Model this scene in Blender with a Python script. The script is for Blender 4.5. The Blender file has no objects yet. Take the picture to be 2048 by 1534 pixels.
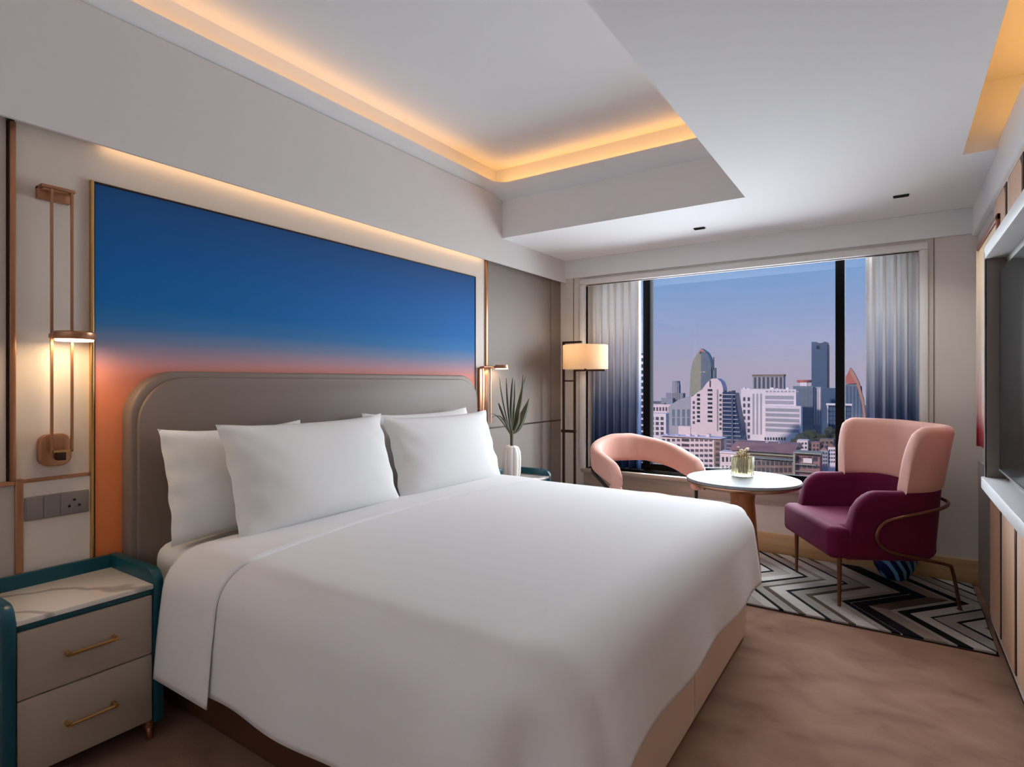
import bpy, bmesh, math, random
from mathutils import Vector, Matrix
PI = math.pi
rad = math.radians
random.seed(7)
sc = bpy.context.scene
C = sc.collection

# ------------------------------------------------------------------ camera
CAMX, CAMZ, FPX, YAW = 2.59, 1.30, 1146.0, rad(33.76)
cd = bpy.data.cameras.new('camera'); cam = bpy.data.objects.new('camera', cd); C.objects.link(cam)
cd.sensor_width = 36.0; cd.sensor_fit = 'HORIZONTAL'
cd.lens = 36.0 * FPX / 2048.0
cd.shift_y = -4.0 / 2048.0
cd.clip_start = 0.05; cd.clip_end = 5000
cam.location = (CAMX, 0, CAMZ); cam.rotation_euler = (PI / 2, 0, YAW)
sc.camera = cam

# ------------------------------------------------------------------ colour management
sc.view_settings.view_transform = 'Standard'
try: sc.view_settings.look = 'None'
except Exception: pass
sc.view_settings.gamma = 1.0
sc.view_settings.use_curve_mapping = False
sc.view_settings.exposure = 1.24
sc.cycles.max_bounces = 10; sc.cycles.diffuse_bounces = 5; sc.cycles.glossy_bounces = 3; sc.cycles.transmission_bounces = 6; sc.cycles.adaptive_threshold = 0.03

def lin(c):
    c = c / 255.0
    return c / 12.92 if c <= 0.04045 else ((c + 0.055) / 1.055) ** 2.4
def L3(r, g, b): return (lin(r), lin(g), lin(b))
def L4(r, g, b): return (lin(r), lin(g), lin(b), 1.0)

# ------------------------------------------------------------------ sky
w = bpy.data.worlds.new('evening_sky'); sc.world = w; w.use_nodes = True
nt = w.node_tree; nt.nodes.clear()
wo = nt.nodes.new('ShaderNodeOutputWorld'); bg = nt.nodes.new('ShaderNodeBackground')
tc = nt.nodes.new('ShaderNodeTexCoord'); sp = nt.nodes.new('ShaderNodeSeparateXYZ'); cr = nt.nodes.new('ShaderNodeValToRGB')
nt.links.new(tc.outputs['Generated'], sp.inputs[0]); nt.links.new(sp.outputs['Z'], cr.inputs[0])
nt.links.new(cr.outputs[0], bg.inputs[0]); nt.links.new(bg.outputs[0], wo.inputs[0])
el = cr.color_ramp.elements
el[0].position = 0.0; el[0].color = L4(172, 164, 186)
el[1].position = 1.0; el[1].color = L4(70, 116, 196)
for p, c in ((0.03, (170, 164, 188)), (0.07, (158, 165, 199)), (0.12, (142, 163, 204)), (0.165, (127, 160, 206)), (0.21, (112, 154, 208)), (0.4, (92, 140, 206))):
    e = el.new(p); e.color = L4(*c)
bg.inputs[1].default_value = 0.43

# daylight: broad soft daylight arriving through the window, and the low sun on the city behind us
def sun(name, strength, angle, color, direction):
    l = bpy.data.lights.new(name, 'SUN'); l.energy = strength; l.angle = rad(angle); l.color = color
    o = bpy.data.objects.new(name, l); C.objects.link(o)
    o.rotation_euler = Vector(direction).to_track_quat('-Z', 'Y').to_euler(); o.location = (0, 30, 40)
    return o
day = sun('daylight', 16.5, 116, (0.87, 0.94, 1.0), (-0.18, -0.97, -0.14))
sun('low_sun', 1.15, 3, (1.0, 0.85, 0.82), (0.45, 0.80, -0.38))

def area(name, loc, sx, sy, power, color, rot=(0, 0, 0), spread=180):
    l = bpy.data.lights.new(name, 'AREA'); l.shape = 'RECTANGLE'; l.size = sx; l.size_y = sy
    l.energy = power; l.color = color; l.spread = rad(spread)
    o = bpy.data.objects.new(name, l); C.objects.link(o); o.location = loc; o.rotation_euler = rot
    return o
WARM = (1.0, 0.46, 0.10)
LEDW = (1.0, 0.66, 0.36)
# tray cove strips (lie on the ledge, shine up), slot cove strip, and the strip behind the fascia over the bed wall
area('cove_light', (0.045, 1.55, 2.795), 0.03, 4.0, .95, WARM, (PI, 0, 0))
area('cove_light', (0.93, 3.605, 2.795), 1.70, 0.03, 0.62, WARM, (PI, 0, 0))
area('cove_light', (1.795, 1.55, 2.795), 0.03, 4.0, .5, WARM, (PI, 0, 0))
area('cove_light', (3.11, 1.2, 2.47), 0.05, 4.6, 2.2, WARM, (PI, 0, 0))
area('wall_wash_light', (0.028, 2.22, 2.235), 0.03, 2.5, .5, LEDW, (0, 0, 0))

# ------------------------------------------------------------------ materials
MATS = {}
def mat(name, col, rough=0.6, metal=0.0, spec=0.4, bump=None, vary=None, sheen=0.0, emit=None, trans=0.0, ior=1.45, coat=0.0, alpha=None):
    """bump=(scale,strength[,detail]); vary=(scale, colour2, contrast)"""
    m = bpy.data.materials.new(name); m.use_nodes = True
    n = m.node_tree; b = n.nodes['Principled BSDF']
    b.inputs['Base Color'].default_value = (*col, 1); b.inputs['Roughness'].default_value = rough
    b.inputs['Metallic'].default_value = metal; b.inputs['Specular IOR Level'].default_value = spec
    b.inputs['IOR'].default_value = ior
    if sheen:
        b.inputs['Sheen Weight'].default_value = sheen; b.inputs['Sheen Roughness'].default_value = 0.4
        b.inputs['Sheen Tint'].default_value = (*[min(1, c * 2 + .2) for c in col], 1)
    if trans: b.inputs['Transmission Weight'].default_value = trans
    if coat: b.inputs['Coat Weight'].default_value = coat; b.inputs['Coat Roughness'].default_value = 0.1
    if emit: b.inputs['Emission Color'].default_value = (*emit[0], 1); b.inputs['Emission Strength'].default_value = emit[1]
    co = n.nodes.new('ShaderNodeTexCoord')
    if vary:
        t = n.nodes.new('ShaderNodeTexNoise'); t.inputs['Scale'].default_value = vary[0]; t.inputs['Detail'].default_value = 5
        r = n.nodes.new('ShaderNodeValToRGB'); k = vary[2]
        r.color_ramp.elements[0].position = 0.5 - k; r.color_ramp.elements[0].color = (*col, 1)
        r.color_ramp.elements[1].position = 0.5 + k; r.color_ramp.elements[1].color = (*vary[1], 1)
        n.links.new(co.outputs['Object'], t.inputs['Vector']); n.links.new(t.outputs['Fac'], r.inputs[0]); n.links.new(r.outputs[0], b.inputs['Base Color'])
    if bump:
        t = n.nodes.new('ShaderNodeTexNoise'); t.inputs['Scale'].default_value = bump[0]; t.inputs['Detail'].default_value = bump[2] if len(bump) > 2 else 3
        u = n.nodes.new('ShaderNodeBump'); u.inputs['Strength'].default_value = bump[1]; u.inputs['Distance'].default_value = 0.002
        n.links.new(co.outputs['Object'], t.inputs['Vector']); n.links.new(t.outputs['Fac'], u.inputs['Height']); n.links.new(u.outputs[0], b.inputs['Normal'])
    MATS[name] = m
    return m

def wood(name, c1, c2, axis='Z', scale=6, rough=0.45):
    m = mat(name, c1, rough)
    n = m.node_tree; b = n.nodes['Principled BSDF']
    co = n.nodes.new('ShaderNodeTexCoord'); mp = n.nodes.new('ShaderNodeMapping')
    s = [scale * 4] * 3; s['XYZ'.index(axis)] = scale * 0.25; mp.inputs['Scale'].default_value = s
    t = n.nodes.new('ShaderNodeTexNoise'); t.inputs['Scale'].default_value = 1.0; t.inputs['Detail'].default_value = 6; t.inputs['Distortion'].default_value = 0.6
    r = n.nodes.new('ShaderNodeValToRGB'); r.color_ramp.elements[0].position = .3; r.color_ramp.elements[1].position = .7
    r.color_ramp.elements[0].color = (*c1, 1); r.color_ramp.elements[1].color = (*c2, 1)
    n.links.new(co.outputs['Object'], mp.inputs[0]); n.links.new(mp.outputs[0], t.inputs['Vector']); n.links.new(t.outputs['Fac'], r.inputs[0]); n.links.new(r.outputs[0], b.inputs['Base Color'])
    return m

def marble(name, base, vein, rough=.18, coat=.15):
    m = mat(name, base, rough, spec=0.4 if rough < .25 else 0.12, coat=coat)
    n = m.node_tree; b = n.nodes['Principled BSDF']
    co = n.nodes.new('ShaderNodeTexCoord'); mp = n.nodes.new('ShaderNodeMapping'); mp.inputs['Rotation'].default_value = (0, 0, 0.9)
    t = n.nodes.new('ShaderNodeTexWave'); t.wave_type = 'BANDS'; t.inputs['Scale'].default_value = 1.3; t.inputs['Distortion'].default_value = 9; t.inputs['Detail'].default_value = 3; t.inputs['Detail Scale'].default_value = 1.2
    r = n.nodes.new('ShaderNodeValToRGB'); e = r.color_ramp.elements
    e[0].position = 0.0; e[0].color = (*vein, 1); e[1].position = 0.045; e[1].color = (*base, 1)
    n.links.new(co.outputs['Object'], mp.inputs[0]); n.links.new(mp.outputs[0], t.inputs['Vector']); n.links.new(t.outputs['Fac'], r.inputs[0]); n.links.new(r.outputs[0], b.inputs['Base Color'])
    return m

def ramp_z(name, stops, rough=0.6, z0=0.0, z1=1.0, spec=0.3, sheen=0.0, transl=0.0, wob=0.0):
    """dyed / printed colour that changes with height; stops = (z, srgb)"""
    m = mat(name, L3(*stops[0][1]), rough, spec=spec, sheen=sheen)
    n = m.node_tree; b = n.nodes['Principled BSDF']
    g = n.nodes.new('ShaderNodeNewGeometry'); s = n.nodes.new('ShaderNodeSeparateXYZ'); mr = n.nodes.new('ShaderNodeMapRange')
    mr.inputs['From Min'].default_value = z0; mr.inputs['From Max'].default_value = z1
    r = n.nodes.new('ShaderNodeValToRGB'); r.color_ramp.interpolation = 'LINEAR'
    n.links.new(g.outputs['Position'], s.inputs[0])
    src = s.outputs['Z']
    if wob:
        ns = n.nodes.new('ShaderNodeTexNoise'); ns.inputs['Scale'].default_value = 1.3; ns.inputs['Detail'].default_value = 2
        mp = n.nodes.new('ShaderNodeMapping'); mp.inputs['Scale'].default_value = (1, 0.5, 1.5)
        n.links.new(g.outputs['Position'], mp.inputs[0]); n.links.new(mp.outputs[0], ns.inputs['Vector'])
        ma = n.nodes.new('ShaderNodeMath'); ma.operation = 'MULTIPLY_ADD'; ma.inputs[1].default_value = wob
        n.links.new(ns.outputs['Fac'], ma.inputs[0]); n.links.new(s.outputs['Z'], ma.inputs[2]); src = ma.outputs[0]
    n.links.new(src, mr.inputs[0]); n.links.new(mr.outputs[0], r.inputs[0])
    e = r.color_ramp.elements
    f = lambda z: (z - z0) / (z1 - z0)
    e[0].position = f(stops[0][0]); e[0].color = L4(*stops[0][1]); e[1].position = f(stops[-1][0]); e[1].color = L4(*stops[-1][1])
    for z, c in stops[1:-1]:
        q = e.new(f(z)); q.color = L4(*c)
    n.links.new(r.outputs[0], b.inputs['Base Color'])
    if transl:
        tr = n.nodes.new('ShaderNodeBsdfTranslucent'); mx = n.nodes.new('ShaderNodeMixShader'); mx.inputs[0].default_value = transl
        n.links.new(r.outputs[0], tr.inputs[0]); n.links.new(b.outputs[0], mx.inputs[1]); n.links.new(tr.outputs[0], mx.inputs[2])
        n.links.new(mx.outputs[0], n.nodes['Material Output'].inputs[0])
    return m

mat('plaster', L3(214, 210, 208), 0.85, spec=0.2, bump=(60, .05))
mat('ceiling_paint', L3(231, 232, 233), 0.9, spec=0.15)
mat('cream_wall', L3(216, 208, 200), 0.7, spec=0.25)
mat('white_trim', L3(228, 226, 223), 0.5)
mat('lit_panel', L3(206, 194, 182), 0.55, bump=(180, .08))
mat('taupe_panel', L3(130, 119, 110), 0.55, bump=(180, .08))
mat('grey_panel', L3(176, 166, 158), 0.5, bump=(180, .08))
mat('pale_panel', L3(214, 204, 195), 0.5)
mat('copper', L3(176, 128, 98), 0.32, metal=0.85)
mat('brass', L3(200, 160, 104), 0.28, metal=0.9)
mat('dark_bronze', L3(62, 46, 40), 0.4, metal=0.6)
mat('bronze_leg', L3(116, 76, 58), 0.35, metal=0.7)
mat('black_metal', L3(26, 24, 24), 0.4, metal=0.3)
mat('taupe_leather', L3(124, 109, 100), 0.5, bump=(300, .12))
mat('base_leather', L3(222, 202, 184), 0.5, bump=(260, .12))
mat('drawer_leather', L3(164, 150, 136), 0.5, bump=(300, .08))
mat('teal_lacquer', L3(16, 72, 86), 0.3, spec=0.5)
mat('white_linen', L3(227, 225, 226), 0.9, spec=0.15, sheen=0.1)
mat('pillow_linen', L3(224, 223, 221), 0.9, spec=0.15, sheen=0.1, bump=(9, .35, 4))
mat('mattress_white', L3(230, 229, 227), 0.9, spec=0.15)
mat('pink_velvet', L3(206, 156, 142), 0.85, spec=0.2, sheen=0.3, bump=(120, .1))
mat('wine_velvet', L3(98, 20, 56), 0.8, spec=0.15, sheen=0.25, vary=(5, L3(84, 15, 48), .3))
mat('brown_side_shade', L3(84, 54, 36), 0.6)
mat('frame_black', L3(20, 19, 20), 0.8, spec=0.05)
mat('dark_seam', L3(44, 34, 32), 0.8)
mat('switch_grey', L3(128, 120, 118), 0.4)
mat('tv_screen', L3(5, 6, 7), 0.14, spec=0.2)
mat('tv_body', L3(60, 58, 56), 0.4)
mat('unit_grey', L3(206, 206, 206), 0.45)
mat('unit_dark', L3(128, 118, 112), 0.5)
mat('leaf_green', L3(50, 54, 34), 0.5, vary=(14, L3(72, 72, 46), .25))
mat('ceramic_white', L3(236, 230, 226), 0.4)
mat('stem_brown', L3(84, 78, 56), 0.7)
mat('vent_black', L3(14, 13, 12), 0.6)
mat('jar_glass', (0.74, 0.70, 0.54), 0.06, trans=0.75, ior=1.3)
mat('clear_acrylic', (0.96, 0.97, 0.98), 0.03, trans=1.0, ior=1.2)
mat('dry_flower', L3(196, 180, 148), 0.9)
mat('dry_stem', L3(136, 120, 84), 0.9)
mat('led_disc', L3(255, 240, 220), 0.5, emit=(L3(255, 214, 160), 5.0))
wood('walnut', L3(120, 68, 38), L3(152, 92, 54), 'Z', 5)
wood('oak', L3(186, 150, 106), L3(204, 170, 126), 'X', 5)
wood('red_wood', L3(132, 82, 66), L3(152, 98, 80), 'Z', 6)
wood('tan_wood', L3(196, 156, 126), L3(210, 172, 142), 'Z', 6)
wood('sill_wood', L3(160, 146, 134), L3(180, 166, 152), 'X', 5)
marble('marble', L3(222, 214, 206), L3(176, 168, 162))
marble('table_marble', L3(128, 129, 131), L3(116, 116, 119), .45, 0.0)
ramp_z('sunset_print', [(0.3, (222, 118, 58)), (0.95, (226, 134, 84)), (1.24, (226, 138, 104)), (1.36, (214, 138, 126)), (1.42, (168, 134, 146)), (1.48, (112, 126, 156)), (1.55, (46, 112, 166)), (1.64, (0, 100, 168)), (1.85, (0, 90, 160)), (2.08, (20, 76, 134))], 0.7, 0.3, 2.2, wob=0.04)
ramp_z('ombre_curtain', [(0.3, (30, 52, 92)), (0.75, (48, 76, 122)), (1.1, (112, 132, 168)), (1.45, (212, 217, 228)), (1.8, (244, 245, 247)), (2.2, (248, 248, 248))], 0.8, 0.2, 2.3, transl=0.10)
ramp_z('art_print', [(0.9, (150, 20, 44)), (1.02, (190, 52, 70)), (1.12, (232, 190, 180)), (1.4, (240, 226, 208)), (2.1, (238, 214, 178))], 0.6, 0.8, 2.2)

# lampshade: cloth that passes the bulb's light
m = mat('shade_cloth', L3(244, 226, 200), 0.9)
n = m.node_tree; b = n.nodes['Principled BSDF']; tr = n.nodes.new('ShaderNodeBsdfTranslucent'); tr.inputs[0].default_value = L4(250, 228, 196)
mx = n.nodes.new('ShaderNodeMixShader'); mx.inputs[0].default_value = 0.6
n.links.new(b.outputs[0], mx.inputs[1]); n.links.new(tr.outputs[0], mx.inputs[2]); n.links.new(mx.outputs[0], n.nodes['Material Output'].inputs[0])
# window glass: thin pane, light passes straight through with a little reflection
m = bpy.data.materials.new('pane_glass'); m.use_nodes = True; MATS['pane_glass'] = m
n = m.node_tree; n.nodes.clear(); o_ = n.nodes.new('ShaderNodeOutputMaterial'); t_ = n.nodes.new('ShaderNodeBsdfTransparent'); g_ = n.nodes.new('ShaderNodeBsdfGlossy'); mx = n.nodes.new('ShaderNodeMixShader')
t_.inputs[0].default_value = (0.97, 0.98, 0.99, 1); g_.inputs['Roughness'].default_value = 0.02; mx.inputs[0].default_value = 0.015
n.links.new(t_.outputs[0], mx.inputs[1]); n.links.new(g_.outputs[0], mx.inputs[2]); n.links.new(mx.outputs[0], o_.inputs[0])
# carpet: brown with worn veining
m = mat('carpet', L3(168, 128, 104), 0.95, spec=0.1)
n = m.node_tree; b = n.nodes['Principled BSDF']; co = n.nodes.new('ShaderNodeTexCoord')
n1 = n.nodes.new('ShaderNodeTexNoise'); n1.inputs['Scale'].default_value = 2.2; n1.inputs['Detail'].default_value = 8; n1.inputs['Distortion'].default_value = .6
mp = n.nodes.new('ShaderNodeMapping'); mp.inputs['Scale'].default_value = (1.6, 2.4, 1); mp.inputs['Rotation'].default_value = (0, 0, .7)
r1 = n.nodes.new('ShaderNodeValToRGB'); e = r1.color_ramp.elements; e[0].position = .32; e[0].color = L4(134, 102, 86); e[1].position = .66; e[1].color = L4(160, 128, 109)
q = e.new(.47); q.color = L4(148, 115, 98)
n.links.new(co.outputs['Object'], mp.inputs[0]); n.links.new(mp.outputs[0], n1.inputs['Vector']); n.links.new(n1.outputs['Fac'], r1.inputs[0]); n.links.new(r1.outputs[0], b.inputs['Base Color'])
n2 = n.nodes.new('ShaderNodeTexNoise'); n2.inputs['Scale'].default_value = 260; bu = n.nodes.new('ShaderNodeBump'); bu.inputs['Strength'].default_value = .35; bu.inputs['Distance'].default_value = .004
n.links.new(co.outputs['Object'], n2.inputs['Vector']); n.links.new(n2.outputs['Fac'], bu.inputs['Height']); n.links.new(bu.outputs[0], b.inputs['Normal'])
# blue striped ceramic
m = mat('striped_blue', L3(20, 44, 100), 0.25)
n = m.node_tree; b = n.nodes['Principled BSDF']; co = n.nodes.new('ShaderNodeTexCoord'); wv = n.nodes.new('ShaderNodeTexWave'); wv.bands_direction = 'DIAGONAL'; wv.inputs['Scale'].default_value = 9; wv.inputs['Distortion'].default_value = 1.2; wv.inputs['Detail'].default_value = 1
r1 = n.nodes.new('ShaderNodeValToRGB'); e = r1.color_ramp.elements; e[0].position = .5; e[0].color = L4(14, 30, 78); e[1].position = .75; e[1].color = L4(110, 160, 206)
n.links.new(co.outputs['Object'], wv.inputs['Vector']); n.links.new(wv.outputs['Fac'], r1.inputs[0]); n.links.new(r1.outputs[0], b.inputs['Base Color'])

# ------------------------------------------------------------------ mesh helpers
class B:
    def __init__(s): s.v = []; s.f = []; s.mi = []; s.cur = 0
    def raw(s, vs, fs):
        o = len(s.v); s.v += [tuple(p) for p in vs]
        for f in fs: s.f.append(tuple(i + o for i in f)); s.mi.append(s.cur)
        return s
    def bm(s, bm):
        bm.verts.index_update()
        return s.raw([v.co for v in bm.verts], [[v.index for v in f.verts] for f in bm.faces])
    def box(s, x0, x1, y0, y1, z0, z1, bev=0.0, seg=2):
        bm = bmesh.new(); bmesh.ops.create_cube(bm, size=1)
        for v in bm.verts: v.co = ((x0 + x1) / 2 + v.co.x * (x1 - x0), (y0 + y1) / 2 + v.co.y * (y1 - y0), (z0 + z1) / 2 + v.co.z * (z1 - z0))
        if bev: bmesh.ops.bevel(bm, geom=bm.edges[:], offset=bev, segments=seg, profile=0.5, affect='EDGES', clamp_overlap=True)
        s.bm(bm); bm.free(); return s
    def prism(s, poly, axis, a, b_, bev=0.0, seg=2):
        """poly in the plane normal to axis ('x': (y,z), 'y': (x,z), 'z': (x,y)), from a to b_"""
        mk = {'x': lambda p, t: (t, p[0], p[1]), 'y': lambda p, t: (p[0], t, p[1]), 'z': lambda p, t: (p[0], p[1], t)}[axis]
        bm = bmesh.new(); lo = [bm.verts.new(mk(p, a)) for p in poly]; hi = [bm.verts.new(mk(p, b_)) for p in poly]
        k = len(poly); bm.faces.new(lo); bm.faces.new(hi[::-1])
        for i in range(k): bm.faces.new((lo[i], hi[i], hi[(i + 1) % k], lo[(i + 1) % k]))
        bmesh.ops.recalc_face_normals(bm, faces=bm.faces[:])
        if bev:
            cap = [e for e in bm.edges if len({v in lo for v in e.verts}) == 1]
            bmesh.ops.bevel(bm, geom=cap, offset=bev, segments=seg, profile=0.5, affect='EDGES', clamp_overlap=True)
        s.bm(bm); bm.free(); return s
    def lathe(s, prof, cx=0, cy=0, n=32, rib=None):
        vs = []; fs = []
        for r, z in prof:
            for i in range(n):
                a = 2 * PI * i / n; k = r * (1 + (rib(a) if rib else 0)); vs.append((cx + k * math.cos(a), cy + k * math.sin(a), z))
        for j in range(len(prof) - 1):
            for i in range(n):
                q = (i + 1) % n; fs.append((j * n + i, j * n + q, (j + 1) * n + q, (j + 1) * n + i))
        if prof[0][0] > 1e-6: fs.append(tuple(range(n))[::-1])
        if prof[-1][0] > 1e-6: fs.append(tuple((len(prof) - 1) * n + i for i in range(n)))
        return s.raw(vs, fs)
    def tube(s, pts, r, n=8, flat=None, closed=False):
        """round bar along a path (r may be a list); flat=(w,h) gives a rectangular bar"""
        P = [Vector(p) for p in pts]; k = len(P); vs = []; fs = []
        rr = r if isinstance(r, (list, tuple)) else [r] * k
        up = Vector((0, 0, 1)); prev = None
        for i in range(k):
            if closed: t = (P[(i + 1) % k] - P[i - 1])
            else: t = (P[min(i + 1, k - 1)] - P[max(i - 1, 0)])
            t.normalize()
            a = prev if prev else (up if abs(t.z) < .9 else Vector((1, 0, 0)))
            u = (a - t * a.dot(t)).normalized(); prev = u; v = t.cross(u)
            m_ = 1.0
            if 0 < i < k - 1 or closed:
                d1 = (P[i] - P[i - 1]).normalized(); m_ = 1 / max(.5, math.sqrt(max(.25, (1 + d1.dot((P[(i + 1) % k] - P[i]).normalized())) / 2)))
            if flat:
                for (p, q) in ((1, 1), (-1, 1), (-1, -1), (1, -1)): vs.append(P[i] + u * p * flat[1] / 2 * 1 + v * q * flat[0] / 2)
            else:
                for j in range(n): an = 2 * PI * j / n; vs.append(P[i] + (u * math.cos(an) + v * math.sin(an)) * rr[i] * m_)
        n_ = 4 if flat else n
        for i in range(k if closed else k - 1):
            for j in range(n_):
                q = (j + 1) % n_; i2 = (i + 1) % k; fs.append((i * n_ + j, i * n_ + q, i2 * n_ + q, i2 * n_ + j))
        if not closed: fs += [tuple(range(n_))[::-1], tuple((k - 1) * n_ + j for j in range(n_))]
        return s.raw(vs, fs)
    def grid(s, rows):
        k = len(rows[0]); vs = [p for r in rows for p in r]; fs = []
        for j in range(len(rows) - 1):
            for i in range(k - 1): fs.append((j * k + i, j * k + i + 1, (j + 1) * k + i + 1, (j + 1) * k + i))
        return s.raw(vs, fs)
    def build(s, name, mats, parent=None, smooth=True, angle=38, world=True, weld=False):
        off = Vector((0, 0, 0)); p = parent
        while world and p: off += Vector(p.location); p = p.parent
        me = bpy.data.meshes.new(name); me.from_pydata([tuple(Vector(v) - off) for v in s.v], [], s.f)
        if isinstance(mats, str): mats = [mats]
        for x in mats: me.materials.append(MATS[x])
        for p_, i in zip(me.polygons, s.mi): p_.material_index = i
        bm = bmesh.new(); bm.from_mesh(me)
        if weld: bmesh.ops.remove_doubles(bm, verts=bm.verts[:], dist=1e-5)
        bmesh.ops.recalc_face_normals(bm, faces=bm.faces[:]); bm.to_mesh(me); bm.free()
        if smooth:
            for p_ in me.polygons: p_.use_smooth = True
            me.set_sharp_from_angle(angle=rad(angle))
        o = bpy.data.objects.new(name, me); C.objects.link(o)
        if parent: o.parent = parent
        return o

def tag(o, label=None, cat=None, group=None, kind=None):
    for k, v in (('label', label), ('category', cat), ('group', group), ('kind', kind)):
        if v: o[k] = v
    return o
def thing(name, label, cat, loc=(0, 0, 0), rz=0, group=None):
    o = bpy.data.objects.new(name, None); C.objects.link(o); o.location = loc; o.rotation_euler = (0, 0, rz); o.empty_display_size = .1
    return tag(o, label, cat, group)
def struct(b_, name, m_, parent=None, **k):
    o = b_.build(name, m_, parent, **k)
    if not parent: o['kind'] = 'structure'
    return o
def inst(src, parent, loc, name=None):
    o = src.copy(); C.objects.link(o); o.parent = parent; o.location = loc
    return o
def rrect(x0, x1, y0, y1, r, n=8, corners=(1, 1, 1, 1)):
    """rounded rectangle, corners = (x0y0, x1y0, x1y1, x0y1)"""
    pts = []
    for (cx, cy, a0, on, sx, sy) in ((x0, y0, PI, corners[0], 1, 1), (x1, y0, 1.5 * PI, corners[1], -1, 1), (x1, y1, 0, corners[2], -1, -1), (x0, y1, .5 * PI, corners[3], 1, -1)):
        if not on: pts.append((cx, cy)); continue
        for i in range(n + 1):
            a = a0 + .5 * PI * i / n; pts.append((cx + sx * r + r * math.cos(a), cy + sy * r + r * math.sin(a)))
    return pts

# ------------------------------------------------------------------ the room shell
YB, ZC = 4.68, 2.41           # window wall, lower ceiling
struct(B().box(-.3, 4.0, -1.25, 4.95, -.12, 0), 'floor', 'carpet')
wl = struct(B().box(-.3, -.04, -1.25, 5.0, 0, 3.1), 'wall_left', 'plaster')
# wall panels of the bed wall
PY0, PY1, RAILZ = 0.694, 3.516, 0.95
B().box(-.04, 0.0, PY0 + .014, .937, 0, 2.30).build('wall_panel', 'lit_panel', wl)
B().box(-.04, 0.0, .937, PY1 - .012, 2.08, 2.30).build('wall_panel', 'lit_panel', wl)
B().box(-.04, 0.0, 3.384, PY1 - .012, RAILZ, 2.08).build('wall_panel', 'lit_panel', wl)
B().box(-.04, 0.0, 3.384, PY1 + .04, 0, RAILZ - .012).build('wall_panel', 'pale_panel', wl)
B().box(-.04, 0.006, -1.25, PY0 - .012, RAILZ, 2.24).build('wall_panel', 'grey_panel', wl)
B().box(-.04, 0.006, -1.25, .705, 0, RAILZ - .016).build('wall_panel', 'grey_panel', wl)
B().box(0.0, 0.008, .728, .937, 0, RAILZ - .012).build('wall_panel', 'pale_panel', wl)
B().box(-.04, 0.006, PY1 + .012, 4.49, RAILZ, 2.24).build('wall_panel', 'taupe_panel', wl)
B().box(-.04, 0.006, 4.496, 4.68, RAILZ, 2.24).build('wall_panel', 'taupe_panel', wl)
B().box(-.04, 0.006, PY1 + .04, 4.49, 0, RAILZ - .012).build('wall_panel', 'taupe_panel', wl)
B().box(-.04, 0.006, 4.496, 4.68, 0, RAILZ - .012).build('wall_panel', 'taupe_panel', wl)
# metal inlays
for (nm, y0, y1, z0, z1, x1, m_) in (('metal_strip', PY0 - .004, PY0 + .014, RAILZ, 2.215, .016, 'copper'), ('metal_strip', .705, .728, 0, RAILZ + .004, .016, 'copper'),
                                     ('metal_strip', -1.25, .705, RAILZ - .016, RAILZ, .016, 'copper'), ('metal_strip', .728, .930, RAILZ - .012, RAILZ, .014, 'copper'),
                                     ('metal_strip', PY1 - .012, PY1 + .012, RAILZ, 2.215, .014, 'copper'), ('metal_strip', 3.392, PY1 + .04, RAILZ - .012, RAILZ, .012, 'dark_bronze'),
                                     ('metal_strip', PY1 + .012, 4.68, RAILZ - .012, RAILZ, .010, 'dark_bronze')):
    B().box(-.03, x1, y0, y1, z0, z1, .003).build(nm, m_, wl)
B().box(-.03, .004, PY0 - .012, PY0 - .004, RAILZ, 2.215).build('shadow_gap', 'dark_seam', wl)
# fascia above the panels, hollow behind its lower edge for the LED strip
fa = struct(B().box(.048, .062, -1.25, YB, 2.208, 2.44).box(-.04, .062, -1.25, YB, 2.44, 2.72), 'wall_left_fascia', 'plaster')
fa.name = 'trim_1'
# upper part of the tray wall
struct(B().box(-.3, .0, -.62, 3.77, 2.70, 3.05), 'wall_left_upper', 'ceiling_paint').name = 'trim_2'

# window wall
WX0, WX1, WZ0, WZ1 = .267, 2.723, .52, 2.172
wb = struct(B().box(-.3, WX0, YB, YB + .28, 0, 2.6).box(WX1, 3.3, YB, YB + .28, 0, 2.6).box(WX0, WX1, YB, YB + .06, WZ1, 2.6).box(WX0, WX1, YB + .06, YB + .28, 2.32, 2.6).box(WX0, WX1, YB, YB + .28, 0, WZ0), 'wall_back', 'cream_wall')
struct(B().box(-.04, 3.05, YB - .022, YB, 2.243, ZC, .004), 'trim_3', 'ceiling_paint')
tb = B()
for rx in ((WX0 - .055, WX0, WZ0 - .02, WZ1 + .05), (WX1, WX1 + .05, WZ0 - .02, WZ1 + .05)): tb.box(rx[0], rx[1], YB - .03, YB + .05, rx[2], WZ1 + .002, .012)
tb.box(WX0 - .055, WX1 + .05, YB - .03, YB + .05, WZ1, WZ1 + .05, .012)
struct(tb, 'trim_4', 'white_trim')
B().box(2.80, 2.806, YB - .004, YB + .001, .16, 2.243).build('panel_joint', 'taupe_panel', wb)
B().box(.14, .146, YB - .004, YB + .001, .16, 2.243).build('panel_joint', 'taupe_panel', wb)
struct(B().box(WX0 - .03, WX1 + .03, YB - .05, YB + .27, WZ0 - .035, WZ0, .006).box(WX0 - .02, WX1 + .02, YB - .014, YB, WZ0 - .15, WZ0 - .035, .003), 'trim_5', 'sill_wood')
struct(B().box(-.04, 3.04, YB - .02, YB, 0, .16, .004), 'baseboard_back', 'oak')
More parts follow.
